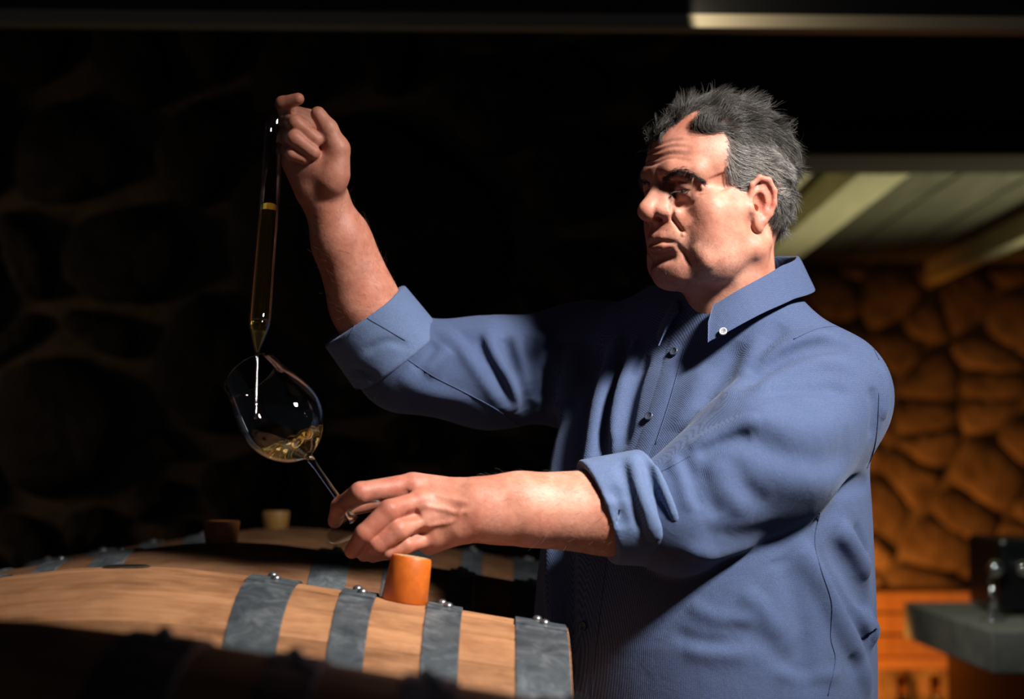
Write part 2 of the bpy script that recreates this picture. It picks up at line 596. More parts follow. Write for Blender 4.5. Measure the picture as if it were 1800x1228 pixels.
class Field:
    def __init__(self, O=(0, 0, 0), axes=None, unit=1.0):
        self.ops = []
        self.frame(O, axes, unit)

    def frame(self, O=(0, 0, 0), axes=None, unit=1.0):
        self.O = np.array(O, float)
        self.A = np.eye(3) if axes is None else np.array(axes, float)   # rows: local axes in world
        self.u = unit

    def W(self, p):
        return self.O + (np.array(p, float) * self.u) @ self.A

    def add(self, fn, c, rad, kind='u', k=0.0):
        self.ops.append((fn, np.array(c, float), rad, kind, k))

    def cap(self, a, b, r1, r2=None, k=5, kind='u'):
        u = self.u
        a, b = self.W(a), self.W(b)
        r2 = r1 if r2 is None else r2
        r1, r2 = r1 * u, r2 * u
        self.add(lambda p: seg_dist(p, a, b, r1, r2), (a + b) / 2,
                 np.linalg.norm(b - a) / 2 + max(r1, r2), kind, k * u)

    def chain(self, pts, radii, k=5, kind='u'):
        for i in range(len(pts) - 1):
            self.cap(pts[i], pts[i + 1], radii[i], radii[i + 1], k if i == 0 else k, kind)

    def ell(self, c, r, k=5, kind='u', euler=None):
        u = self.u
        c = self.W(c)
        r = np.array(r, float) * u
        rot = self.A.T.copy()
        if euler is not None:
            from mathutils import Euler
            e = np.array(Euler([R(v) for v in euler]).to_matrix())
            rot = rot @ e
        self.add(lambda p: ell_dist(p, c, r, rot), c, float(r.max()), kind, k * u)

    def sph(self, c, r, k=5, kind='u'):
        u = self.u
        c = self.W(c)
        r = r * u
        self.add(lambda p: np.sqrt(((p - c) ** 2).sum(1)) - r, c, r, kind, k * u)

    def ridge(self, pts, h, w, world=False):
        """raise (h > 0) or groove (h < 0) along a line; h and w may vary along it as (start, end)"""
        u = 1.0 if world else self.u
        P = self.project([np.array(p, float) if world else self.W(p) for p in pts])
        n = len(P)
        c = (np.min(P, 0) + np.max(P, 0)) / 2
        wm = w * u
        rad = max(np.linalg.norm(p - c) for p in P) + 3 * wm
        hm = h * u

        lo, hi = np.min(P, 0) - 2.6 * wm, np.max(P, 0) + 2.6 * wm

        def fn(p, d):
            # height tapers to nothing at both ends; only points near the line are touched
            near = np.where(((p > lo) & (p < hi)).all(1))[0]
            if len(near) == 0:
                return d
            q0 = p[near]
            best = np.full(len(q0), 1e9)
            tt = np.zeros(len(q0))
            for i in range(n - 1):
                a, b = P[i], P[i + 1]
                ba = b - a
                pa = q0 - a
                t = np.clip(pa @ ba / max(float(ba @ ba), 1e-12), 0, 1)
                q = pa - t[:, None] * ba
                d2 = np.einsum('ij,ij->i', q, q)
                m = d2 < best
                best = np.where(m, d2, best)
                tt = np.where(m, (i + t) / (n - 1), tt)
            env = np.clip(np.minimum(tt, 1 - tt) * 4 + 0.15, 0, 1)
            d = d.copy()
            d[near] -= hm * env * np.exp(-best / (wm * wm))
            return d
        self.add(fn, c, rad, 'd', 0)

    def project(self, pts, n=None):
        """resample a line and lay it on the surface as sculpted so far"""
        P = spline(pts, n or max(7, 3 * len(pts)))
        e = 0.0005
        for _ in range(4):
            bc = (P.min(0) + P.max(0)) / 2
            br = np.linalg.norm(P - bc, axis=1).max() + 0.004
            n_ = len(P)
            dd = self.eval(np.concatenate([P] + [P + np.eye(3)[i] * e for i in range(3)]), bc, br)
            d = dd[:n_]
            g = np.stack([dd[(i + 1) * n_:(i + 2) * n_] - d for i in range(3)], 1) / e
            gn = np.maximum(np.linalg.norm(g, axis=1, keepdims=True), 0.2)
            P = P - g / gn * np.clip(d, -0.012, 0.012)[:, None]
        return P

    def carve(self, pts, r, k):
        P = self.project([self.W(p) for p in pts])
        m = len(P)
        u = self.u
        for i in range(m - 1):
            t0, t1 = i / (m - 1), (i + 1) / (m - 1)
            r0, r1 = (r * math.sin(math.pi * (0.1 + 0.8 * t)) * u for t in (t0, t1))
            self.add(lambda p, a=P[i], b=P[i + 1], r0=r0, r1=r1: seg_dist(p, a, b, r0, r1), (P[i] + P[i + 1]) / 2,
                     np.linalg.norm(P[i + 1] - P[i]) + r * u, 's', k * u)

    def eval(self, p, bc=None, br=None, far=0.08, coarse=False):
        d = np.full(len(p), far)
        for fn, c, rad, kind, k in self.ops:
            if coarse and kind == 'd':
                continue
            if bc is not None:
                if np.linalg.norm(bc - c) > rad + br + k + (0.03 if kind == 'u' else 0.002):
                    continue
            if kind == 'u':
                d = smin(d, fn(p), k)
            elif kind == 's':
                d = smax(d, -fn(p), k)
            elif kind == 'i':
                d = smax(d, fn(p), k)
            elif kind == 'd':
                d = fn(p, d)
        return d

    def trace(self, px, py, tmin=1.0, tmax=4.0):
        """first hit of the pixel's sight line on the surface"""
        dr = ray(px, py)
        t = tmin
        for _ in range(400):
            d = self.eval((CAM + dr * t)[None], None, None, 0.5)[0]
            if d < 0.0004:
                return CAM + dr * t
            t += max(d * 0.6, 0.0004)
            if t > tmax:
                break
        return None

    def traces(self, pix, tmin=1.2, tmax=4.0, step=0.7):
        """where the sight lines of these pixels meet the surface"""
        D = np.array([ray(*p[:2]) for p in pix])
        t = np.full(len(D), tmin)
        for _ in range(160):
            d = self.eval(CAM + D * t[:, None], None, None, 0.3)
            t = np.minimum(t + d * step, tmax)
            if np.abs(d[t < tmax]).max(initial=0) < 0.0003:
                break
        return CAM + D * t[:, None]

    def normals(self, P, e=0.0015):
        d = self.eval(P)
        g = np.stack([self.eval(P + np.eye(3)[i] * e) - d for i in range(3)], 1)
        return g / np.maximum(np.linalg.norm(g, axis=1, keepdims=True), 1e-9)

    def fold(self, pix, h, w, tmin=1.2):
        P = self.traces(pix, tmin)
        P = P[np.abs(self.eval(P)) < 0.003]
        if len(P) > 1:
            self.ridge(P, h, w, True)

    def mesh(self, name, lo, hi, h, B=20, slack=1.5):
        lo = np.array(lo, float)
        hi = np.array(hi, float)
        nb = np.ceil((hi - lo) / (h * B)).astype(int)
        G = np.stack(np.meshgrid(*[np.arange(n) for n in nb], indexing='ij'), -1).reshape(-1, 3)
        C = lo + (G + 0.5) * h * B
        half = h * (B + 2) * math.sqrt(3) / 2
        # coarse look at the block centres, in chunks with culling
        dc = np.empty(len(C))
        key = (G // 4)
        kid = (key[:, 0] * 1000 + key[:, 1]) * 1000 + key[:, 2]
        for kv in np.unique(kid):
            m = np.where(kid == kv)[0]
            cc = C[m].mean(0)
            rr = np.linalg.norm(C[m] - cc, axis=1).max() + half
            dc[m] = self.eval(C[m], cc, rr + 0.03, 1.0, True)
        act = np.where(np.abs(dc) < half * slack)[0]
        dims = nb * B + 2
        NY, NZ = int(dims[1]), int(dims[2])
        ids, vps, quads = [], [], []
        off = np.array([[i, j, k] for i in (0, 1) for j in (0, 1) for k in (0, 1)])
        ax = np.arange(B + 1)
        LG = np.stack(np.meshgrid(ax, ax, ax, indexing='ij'), -1).reshape(-1, 3)

        def gid(I):
            return (I[..., 0].astype(np.int64) * NY + I[..., 1]) * NZ + I[..., 2]
        for bi in act:
            base = G[bi] * B
            P = lo + (base + LG) * h
            d = self.eval(P, C[bi], half).reshape(B + 1, B + 1, B + 1)
            s = d < 0
            if s.all() or not s.any():
                continue
            cs = np.stack([s[o[0]:o[0] + B, o[1]:o[1] + B, o[2]:o[2] + B] for o in off], -1)
            a = cs.any(-1) & ~cs.all(-1)
            ci = np.argwhere(a)
            if len(ci) == 0:
                continue
            dv = np.stack([d[ci[:, 0] + o[0], ci[:, 1] + o[1], ci[:, 2] + o[2]] for o in off], -1)
            acc = np.zeros((len(ci), 3))
            cnt = np.zeros(len(ci))
            for x in range(8):
                for bit in (4, 2, 1):
                    if x & bit:
                        continue
                    y = x | bit
                    da, db = dv[:, x], dv[:, y]
                    m = (da < 0) != (db < 0)
                    t = np.where(m, da / np.where(m, da - db, 1), 0)
                    pt = off[x] + t[:, None] * (off[y] - off[x])
                    acc += np.where(m[:, None], pt, 0)
                    cnt += m
            ids.append(gid(ci + base))
            vps.append(lo + (ci + base + acc / cnt[:, None]) * h)
            for axis in range(3):
                o = np.zeros(3, int)
                o[axis] = 1
                s0 = s[:B, :B, :B]
                s1 = s[o[0]:B + o[0], o[1]:B + o[1], o[2]:B + o[2]]
                e = np.argwhere(s0 != s1)
                if len(e) == 0:
                    continue
                flip = s0[e[:, 0], e[:, 1], e[:, 2]]
                u_, v_ = [(1, 2), (2, 0), (0, 1)][axis]
                eu = np.zeros(3, int)
                ev = np.zeros(3, int)
                eu[u_] = 1
                ev[v_] = 1
                I = e + base
                q = np.stack([gid(I - eu - ev), gid(I - ev), gid(I), gid(I - eu)], -1)
                q = np.where(flip[:, None], q, q[:, ::-1])
                quads.append(q)
        ids = np.concatenate(ids)
        vps = np.concatenate(vps)
        quads = np.concatenate(quads)
        srt = np.argsort(ids)
        ids, vps = ids[srt], vps[srt]
        loc = np.searchsorted(ids, quads)
        loc = np.clip(loc, 0, len(ids) - 1)
        good = (ids[loc] == quads).all(1)
        loc = loc[good]
        me = bpy.data.meshes.new(name)
        me.vertices.add(len(vps))
        me.vertices.foreach_set('co', vps.astype(np.float32).ravel())
        me.loops.add(len(loc) * 4)
        me.loops.foreach_set('vertex_index', loc.astype(np.int32).ravel())
        me.polygons.add(len(loc))
        me.polygons.foreach_set('loop_start', (np.arange(len(loc)) * 4).astype(np.int32))
        me.update(calc_edges=True)
        me.validate()
        me.polygons.foreach_set('use_smooth', np.ones(len(me.polygons), dtype=bool))
        return me, vps
# ---------------------------------------------------------------- the cellar


def clip_poly(poly, n, c):
    """keep the part of poly where n.x <= c"""
    out = []
    for i in range(len(poly)):
        a, b = poly[i], poly[(i + 1) % len(poly)]
        da, db = a @ n - c, b @ n - c
        if da <= 0:
            out.append(a)
        if (da < 0) != (db < 0):
            t = da / (da - db)
            out.append(a + (b - a) * t)
    return out


def rubble(parent, seeds, rect, y, gap, bulge, mat, seed):
    """lay stones over a wall face at distance y: power cells of the seeds (x, z, size), joints left open"""
    r_ = np.random.default_rng(seed)
    x0, z0, x1, z1 = rect
    S = [(np.array(s_[:2]), s_[2]) for s_ in seeds]
    for i, (p, w_) in enumerate(S):
        poly = [np.array(v, float) for v in ((x0, z0), (x1, z0), (x1, z1), (x0, z1))]
        for j, (q, v_) in enumerate(S):
            if i == j:
                continue
            n = q - p
            L = np.linalg.norm(n)
            if L > 2.5:
                continue
            n = n / L
            c = (p @ n) + (L * L + w_ * w_ - v_ * v_) / (2 * L)
            poly = clip_poly(poly, n, c)
            if len(poly) < 3:
                break
        if len(poly) < 3:
            continue
        for _ in range(2):      # round the corners
            poly = [v for k in range(len(poly)) for v in
                    (poly[k] * .75 + poly[(k + 1) % len(poly)] * .25, poly[k] * .25 + poly[(k + 1) % len(poly)] * .75)]
        P_ = np.array(poly)
        c = P_.mean(0)
        d = P_ - c
        rad = np.linalg.norm(d, axis=1)
        size = rad.mean()
        if size < 0.03:
            continue
        # resample to 18 directions, roughen the outline, pull back from the joint
        ang = np.arctan2(d[:, 1], d[:, 0])
        o = np.argsort(ang)
        th = np.linspace(-math.pi, math.pi, 18, endpoint=False)
        rr = np.interp(th, ang[o], rad[o], period=2 * math.pi)
        rr = np.maximum(rr - gap * r_.uniform(.6, 1.4), 0.02) * (1 + r_.normal(size=18) * 0.025)
        depth = min(bulge, size * .45) * r_.uniform(.7, 1.2)
        vs, fs = [], []
        for f_, h_ in ((1.0, 0.02), (0.985, -.55), (0.90, -.88), (0.55, -1.0)):
            for k, t in enumerate(th):
                hh = h_ * depth + (r_.normal() * depth * .13 if h_ < -.3 else 0)
                vs.append((math.cos(t) * rr[k] * f_, hh, math.sin(t) * rr[k] * f_))
        vs.append((0, -depth * 1.02, 0))
        for a in range(3):
            for k in range(18):
                k2 = (k + 1) % 18
                fs.append((a * 18 + k, a * 18 + k2, (a + 1) * 18 + k2, (a + 1) * 18 + k))
        for k in range(18):
            fs.append((54 + k, 54 + (k + 1) % 18, 72))
        st = new_obj('stone', mesh_from('stone', vs, fs), mat, parent, True)
        st.location = (c[0], y, c[1])


# floor, ceiling, outer walls (the side towards the camera stays open)
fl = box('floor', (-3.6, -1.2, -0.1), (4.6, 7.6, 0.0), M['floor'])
tag(fl, 'dark cellar floor', kind='structure')
ce = box('ceiling', (-3.6, -1.2, 3.6), (4.6, 4.6, 3.75), M['timber'])
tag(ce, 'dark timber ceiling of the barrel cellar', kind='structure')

WY = 4.30
wl = box('wall_back', (-3.6, WY, 0), (0.62, WY + 0.4, 3.6), M['mortar'])
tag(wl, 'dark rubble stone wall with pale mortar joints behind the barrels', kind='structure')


def wx(px, Y):
    return (px - 900) / F_PX * Y


def wz(py, Y):
    return float(at(900, py, Y)[2])


WS = [(640, 430, 250), (195, 450, 95), (95, 745, 150), (400, 655, 140), (285, 775, 40), (275, 880, 50), (440, 860, 95),
      (730, 785, 50), (335, 262, 60), (840, 180, 110), (130, 260, 115), (1030, 300, 110), (1050, 490, 90), (30, 480, 55),
      (1010, 150, 80), (215, 130, 100), (520, 130, 95), (690, 120, 70), (860, 870, 100), (1000, 720, 110), (60, 100, 90),
      (590, 860, 70), (170, 600, 55), (860, 640, 95), (960, 590, 60), (330, 960, 70), (150, 930, 60), (610, 640, 80),
      (700, 900, 60), (20, 600, 60), (370, 60, 80), (60, 960, 60), (720, 960, 80), (930, 980, 80), (1080, 880, 90),
      (1160, 640, 90), (1180, 420, 100), (1180, 200, 90), (1220, 820, 90), (520, 990, 70), (860, 40, 90), (1080, 30, 80),
      (-120, 240, 120), (-110, 520, 130), (-120, 800, 120), (230, 1050, 100), (600, 1080, 110), (950, 1120, 110), (-60, 1040, 100)]
_r = np.random.default_rng(21)
for gx in range(6):
    for gz in range(5):
        WS.append((-330 - gx * 190 + _r.uniform(-50, 50), 120 + gz * 240 + _r.uniform(-60, 60), _r.uniform(60, 110)))
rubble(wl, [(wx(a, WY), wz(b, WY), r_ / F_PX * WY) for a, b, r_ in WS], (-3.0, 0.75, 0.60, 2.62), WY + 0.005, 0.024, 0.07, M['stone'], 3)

# the far room on the right: stone wall, low ceiling of boards on pale joists
FY = 7.0
wr = box('wall_right', (0.62, FY, 0), (4.6, FY + 0.4, 2.4), M['mortar'])
tag(wr, 'far fieldstone wall glowing orange in warm lamplight', kind='structure')
r2 = np.random.default_rng(5)
seeds = []
z = 0.06
row = 0
while z < 2.12:
    h = r2.uniform(.10, .165)
    x = 0.72 + r2.uniform(0, .12)
    while x < 2.9:
        wd = r2.uniform(.18, .46)
        seeds.append((x + wd / 2, z + h / 2 + r2.normal() * .018, r2.uniform(.05, .12)))
        x += wd
    z += h
    row += 1
rubble(wr, seeds, (0.66, 0.0, 2.95, 2.12), FY + 0.005, 0.007, 0.032, M['warm_stone'], 8)
ws = box('wall_side', (0.50, WY + 0.4, 0), (0.62, FY + 0.4, 2.4), M['mortar'])
tag(ws, 'plain return wall between cellar and far room', kind='structure')
we = box('wall_end', (4.45, WY, 0), (4.6, FY + 0.4, 2.4), M['mortar'])
tag(we, 'plain end wall of the far room', kind='structure')

CZ = 2.15
cb = box('ceiling', (0.5, WY + 0.1, CZ), (4.6, FY + 0.4, CZ + 0.1), M['timber'])
tag(cb, 'low board ceiling of the far room', kind='structure')
bd = None
for i in range(14):
    x = 0.66 + i * 0.215
    o = box('plank', (0, 0, 0), (0.206, FY - WY - 0.14, 0.02), M['board'], cb, 0.003) if bd is None else new_obj('plank', bd, None, cb)
    bd = o.data
    o.location = (x, WY + 0.12, CZ - 0.021)
for i, (x, wd) in enumerate(((0.70, .09), (0.905, .14), (1.70, .06), (2.35, .10), (3.0, .10))):
    j = box('ceiling_joist', (0, 0, 0), (wd, FY - WY - 0.16, 0.085), M['pale_timber'], None, 0.004)
    j.location = (x, WY + 0.13, CZ - 0.107)
    tag(j, ['pale ceiling joist hidden behind the head', 'broad pale joist running down to the back of the head',
            'thin pale joist fading into the dark at the right edge', 'pale joist outside the frame on the right',
            'farthest pale joist outside the frame on the right'][i], 'joist', 'joists under the low ceiling')
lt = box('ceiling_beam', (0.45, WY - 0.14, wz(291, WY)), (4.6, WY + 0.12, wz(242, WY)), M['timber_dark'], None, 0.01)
tag(lt, 'dark timber lintel beam in front of the far room', 'beam')
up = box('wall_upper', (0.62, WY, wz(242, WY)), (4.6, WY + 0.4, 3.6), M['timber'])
tag(up, 'dark wall above the lintel beam', kind='structure')

# steel beam overhead, its lower flange catching the light
BY = 3.40
sb = empty('steel_beam', (0, BY, wz(52, BY)))
tag(sb, 'steel beam near the top edge, its lower flange lit on the right half', 'beam')
zt = (wz(25, BY) - wz(52, BY)) * .84
for nm, lo, hi in (('flange', (-2.4, -.03, 0), (3.2, .02, zt)), ('web', (-2.4, -.004, zt), (3.2, .012, .24)),
                   ('flange', (-2.4, -.03, .24), (3.2, .02, .24 + zt))):
    box(nm, lo, hi, M['flange'] if nm == 'flange' else M['black'], sb)  # web coloured black for the shade above the lit flange
sb.rotation_euler = (0, R(0.45), 0)
# ---------------------------------------------------------------- the man: one continuous body
PSI = R(58)
HEAD_Y = 2.20


def frame_axes(psi, pitch=0.0, roll=0.0):
    F = np.array([-math.sin(psi), -math.cos(psi), 0.0])
    U = np.array([0.0, 0.0, 1.0])
    L = np.cross(U, F)
    F2 = F * math.cos(pitch) - U * math.sin(pitch)
    U2 = np.cross(F2, L)
    U3 = U2 * math.cos(roll) + L * math.sin(roll)
    L3 = np.cross(U3, F2)
    return np.array([L3, F2, U3])


HO = at(1268, 379, HEAD_Y)
HA = frame_axes(PSI, R(1.5))
body = Field()
f = body
f.frame(HO, HA, 0.001)


def both(fn):
    fn(1)
    fn(-1)


# --- skull and the masses of the face (millimetres: x to his left, y forward, z up, origin between the ears)
f.ell((0, -4, 62), (76, 95, 84), 0)
f.ell((0, 42, 60), (65, 62, 54), 20)
f.ell((0, -37, 20), (66, 55, 60), 25)
f.chain([(-46, 76, 45), (-22, 93, 47), (0, 95, 46), (22, 93, 47), (46, 76, 45)], [11, 12, 11, 12, 11], 14)
f.ell((0, 36, -12), (66, 55, 62), 25)
for s in (1, -1):
    f.sph((s * 50, 60, -4), 17, 24)
    f.cap((s * 66, 6, 0), (s * 54, 56, -4), 11, 13, 24)
f.ell((0, 62, -40), (38, 42, 34), 22)
for s in (1, -1):
    f.cap((s * 60, 2, -50), (s * 18, 76, -75), 17, 17, 26)
    f.ell((s * 46, 46, -38), (25, 34, 36), 22)
    f.ell((s * 43, 44, -68), (23, 32, 20), 18)
f.ell((0, 84, -76), (24, 20, 17), 16)
f.ell((0, 42, -80), (46, 44, 17), 22)
# --- eye sockets
for s in (1, -1):
    f.ell((s * 31, 108, 27), (19.5, 22, 11), 14, 's')
    f.sph((s * 17, 101, 29), 7, 10, 's')
# --- nose
f.cap((0, 96, 36), (0, 119.5, 1), 8.5, 10.5, 13)
f.sph((0, 119, -1.5), 11.6, 8)
f.sph((0, 111, 3), 12, 8)
for s in (1, -1):
    f.ell((s * 14, 105, -1), (8.8, 13, 9), 4)
    f.cap((s * 10, 98, 14), (s * 15, 96, -3), 9, 9, 14)
f.cap((0, 115, -6), (0, 101, -11), 5, 6, 6)
for s in (1, -1):
    f.ell((s * 9, 108, -11), (4.5, 8, 4.5), 3, 's')
# --- mouth
f.ell((0, 90, -37), (32, 18, 23), 14)
f.chain([(-24, 92, -36.5), (-10, 103, -35), (0, 105, -35.5), (10, 103, -35), (24, 92, -36.5)], [3.5, 5, 5, 5, 3.5], 7)
f.chain([(-23, 91, -43.5), (-10, 102, -46), (0, 104, -47), (10, 102, -46), (23, 91, -43.5)], [3.5, 6, 6.5, 6, 3.5], 7)
f.ridge([(-26, 94, -42), (-15, 103, -40.5), (0, 110, -41), (15, 103, -40.5), (26, 94, -42)], -6.0, 2.2)
f.ridge([(-24, 94, -57), (0, 104, -59), (24, 94, -57)], -6.5, 7)
for s in (1, -1):
    # nasolabial and mouth-corner folds
    f.ridge([(s * 19, 100, 5), (s * 23, 99, -8), (s * 29, 95, -21), (s * 34, 89, -35)], -4.0, 2.8)
    f.ridge([(s * 26, 97, 2), (s * 34, 93, -12), (s * 41, 86, -27)], 4.0, 9)
    f.ridge([(s * 24, 94, -43), (s * 29, 91, -50), (s * 34, 85, -61), (s * 37, 77, -73)], -3.2, 2.8)
    f.ridge([(s * 44, 80, -46), (s * 50, 72, -60), (s * 52, 62, -74)], 2.5, 9)
    # lids, bags
    f.ell((s * 32, 80, 27), (17, 14.6, 13.2), 7)
    f.carve([(s * 18, 95, 21), (s * 25, 97, 21), (s * 33, 97, 20), (s * 41, 93, 20), (s * 47, 86, 20.5)], 1.9, 1.0)
    f.ridge([(s * 18, 92, 33), (s * 31, 95, 35), (s * 46, 86, 30)], -2.4, 2.0)
    f.ridge([(s * 22, 96, 41), (s * 35, 95, 40), (s * 50, 82, 31)], 3.5, 4.5)
    f.ridge([(s * 17, 93, 15), (s * 31, 94, 12), (s * 45, 85, 16)], 2.6, 4.0)
    f.ridge([(s * 15, 94, 12), (s * 28, 93, 5), (s * 38, 90, 4), (s * 47, 82, 8)], -2.4, 2.6)
    for z0, z1 in ((25, 31), (21, 20), (17, 10)):
        f.ridge([(s * 50, 80, z0), (s * 60, 66, z1)], -0.9, 1.8)
    # temple hollow
    f.ridge([(s * 67, 54, 42), (s * 68, 46, 22)], -4, 14)
    # frown line
    f.ridge([(s * 7, 104, 34), (s * 8, 106, 50)], -1.8, 2.5)
for z in (60, 69, 79, 89):
    f.ridge([(-48, 76, z - 4), (-24, 96, z), (0, 103, z - 2), (24, 96, z), (44, 80, z - 5)], -1.5, 2.6)
f.sph(np.array([(f.project([f.W((36, 92, -33))]*2)[0]-f.O)@f.A.T*1000]).ravel(), 3.0, 1.5)      # mole by the fold
# --- ears
for s in (1, -1):
    e = s
    f.ell((e * 73, 0, 8), (5, 13, 23), 5)
    f.chain([(e * 72, 12, 13), (e * 75.5, 11, 29), (e * 79, 1, 38), (e * 82, -11, 35), (e * 83, -18.5, 22), (e * 82, -18.5, 6),
             (e * 78, -14, -7), (e * 74.5, -7, -16)], [3.2, 3.6, 4, 4.2, 4.2, 4.2, 4.6, 5.6], 2.5)
    f.ell((e * 73.5, 0, -20), (5.5, 8, 11), 5)
    f.ell((e * 78, -9, 14), (4, 10, 22), 5, 'u', (0, 0, e * 14))
    f.ell((e * 80, 2, 6), (10, 8.5, 14), 2.5, 's')
    f.ridge([(e * 81, -9, 29), (e * 83, -13, 12), (e * 80, -10, -2)], -3.2, 2.8)
    f.ell((e * 75, 14.5, -1), (4.5, 4.2, 7), 3)
    f.sph((e * 69, 3, 0), 5, 2, 's')
# --- neck
f.chain([(0, -20, -10), (0, -12, -80), (0, -30, -150)], [54, 53, 60], 18)
f.cap((0, 28, -80), (0, 8, -140), 22, 33, 22)
for s in (1, -1):
    f.cap((s * 56, -18, -40), (s * 22, 18, -140), 13, 12, 18)
NECK_IN = f.W((4, -52, -150))

# --- hidden core that joins head, trunk and arms
f.frame()
TORSO = at(1250, 900, 2.28)
TORSO_C = np.array([TORSO[0], 2.28, 0.0])
TA = frame_axes(R(45))
LSH = at(1440, 690, 2.18)      # left shoulder, nearer the camera
RSH = at(1030, 640, 2.42)
PELV = np.array([TORSO_C[0] + 0.01, 2.28, 0.93])
f.chain([NECK_IN, (NECK_IN + PELV) / 2, PELV], [0.05, 0.06, 0.08], 0.03)
LEL = at(1185, 905, 2.06)      # left elbow
LWR = at(838, 893, 2.00)       # left wrist
REL = at(668, 612, 2.31)       # right elbow
RWR = at(570, 345, 2.25)       # right wrist
chest = np.array([NECK_IN[0], NECK_IN[1], LSH[2] - 0.02])
f.chain([chest, LSH, (LSH + LEL) / 2, LEL], [0.05, 0.05, 0.045, 0.044], 0.02)
f.chain([chest, RSH, (RSH + REL) / 2, REL], [0.05, 0.05, 0.045, 0.043], 0.02)


def mid(a, b, t):
    return a + (b - a) * t


# left forearm: broad flattened at the wrist
f.chain([LEL, mid(LEL, LWR, 0.35), mid(LEL, LWR, 0.75), LWR], [0.046, 0.047, 0.038, 0.030], 0.012)
f.chain([mid(LEL, LWR, 0.3) + np.array([0, 0.01, 0.016]), mid(LEL, LWR, 0.8) + np.array([0, 0, 0.012]), LWR + np.array([0, 0.004, 0.010])], [0.034, 0.028, 0.026], 0.015)
f.chain([mid(LEL, LWR, 0.3) + np.array([0, 0, -0.012]), mid(LEL, LWR, 0.9) + np.array([0, 0, -0.010]), LWR + np.array([-0.005, 0.0, -0.012])], [0.034, 0.027, 0.026], 0.015)
# right forearm
f.chain([REL, mid(REL, RWR, 0.3), mid(REL, RWR, 0.7), RWR], [0.044, 0.045, 0.038, 0.029], 0.012)
f.chain([mid(REL, RWR, 0.15) + np.array([0.012, 0, 0]), mid(REL, RWR, 0.75) + np.array([0.008, 0, 0])], [0.038, 0.028], 0.015)


def P(*a):
    return at(*a)


# --- left hand around the foot of the glass
k1, k2 = 0.012, 0.0035
lw = LWR
LM = [P(722, 858, 2.005), P(733, 885, 1.985), P(745, 915, 1.985), P(757, 945, 1.995)]   # knuckles
for q, r0, r1 in zip(LM, (0.022, 0.022, 0.021, 0.020), (0.0155, 0.0145, 0.0135, 0.0120)):
    f.cap(lw + (q - LM[1]) * 0.35 + np.array([-0.01, 0, 0]), q, r0, r1, k1)
f.cap(P(800, 868, 2.01), P(735, 850, 2.015), 0.018, 0.012, k1)
f.cap(P(800, 925, 1.995), P(755, 955, 2.00), 0.020, 0.013, k1)
fing_L = [
    [(722, 854, 2.005, .0150), (634, 866, 1.982, .0128), (598, 890, 2.010, .0108), (589, 915, 2.032, .0088)],
    [(733, 883, 1.985, .0140), (684, 897, 1.955, .0124), (640, 938, 1.950, .0108), (619, 968, 1.965, .0088)],
    [(745, 914, 1.985, .0130), (700, 931, 1.957, .0115), (664, 958, 1.955, .0100), (640, 974, 1.972, .0084)],
    [(757, 945, 1.995, .0105), (715, 957, 1.970, .0092), (680, 970, 1.965, .0080), (655, 978, 1.978, .0070)],
]
for ch in fing_L:
    f.chain([P(*c[:3]) for c in ch], [c[3] for c in ch], k2)
# thumb: behind the stem
f.chain([P(800, 868, 2.03), P(730, 872, 2.06), P(665, 880, 2.055), P(612, 893, 2.045)], [.018, .0145, .0118, .0095], 0.006)
# knuckle bumps, tendons and veins
for q in LM:
    f.sph(q + np.array([0.004, -0.003, 0.003]), 0.0128, 0.008)
f.ridge([P(735, 862, 1.985), P(790, 875, 1.975), P(825, 885, 1.97)], 0.0018, 0.004, True)
f.ridge([P(742, 888, 1.97), P(780, 893, 1.965), P(800, 900, 1.965), P(825, 898, 1.968)], 0.0024, 0.0028, True)
f.ridge([P(748, 930, 1.968), P(780, 922, 1.965), P(800, 912, 1.965), P(812, 895, 1.968)], 0.0024, 0.0026, True)
for a, b in ((P(728, 872, 1.985), P(690, 885, 1.97)), (P(740, 902, 1.972), P(710, 915, 1.96)), (P(752, 932, 1.975), P(722, 944, 1.965))):
    f.ridge([a, mid(a, b, .5), b], -0.004, 0.006, True)

# --- right hand: fingers closed round the neck of the wine thief
Y0 = 2.22
rw = RWR
f.cap(rw, P(560, 300, Y0 + .012), 0.029, 0.026, 0.012)
f.cap(P(584, 318, Y0), P(588, 262, Y0 + .004), 0.020, 0.019, 0.014)
f.cap(P(545, 330, Y0 + .02), P(520, 285, Y0 + .02), 0.021, 0.019, 0.014)
f.cap(P(565, 310, Y0 + .03), P(556, 225, Y0 + .055), 0.022, 0.017, 0.014)
f.cap(P(545, 310, Y0 + .03), P(530, 260, Y0 + .05), 0.020, 0.017, 0.014)
fing_R = [
    [(560, 212, Y0 + .052, .0130), (505, 198, Y0 + .045, .0112), (497, 182, Y0 + .012, .0098), (524, 174, Y0 + .002, .0082)],
    [(556, 226, Y0 + .055, .0130), (506, 214, Y0 + .030, .0115), (520, 217, Y0 - .016, .0105), (556, 246, Y0 - .014, .0092)],
    [(550, 246, Y0 + .055, .0125), (503, 240, Y0 + .025, .0110), (518, 243, Y0 - .020, .0103), (551, 268, Y0 - .017, .0092)],
    [(545, 266, Y0 + .05, .0110), (506, 264, Y0 + .020, .0095), (514, 270, Y0 - .012, .0085), (535, 279, Y0 - .012, .0076)],
]
for ch in fing_R:
    f.chain([P(*c[:3]) for c in ch], [c[3] for c in ch], k2)
f.chain([P(590, 305, Y0 - .002), P(594, 262, Y0 - .006), P(577, 226, Y0 - .010), P(559, 200, Y0 - .010)], [.019, .0150, .0118, .0098], 0.006)

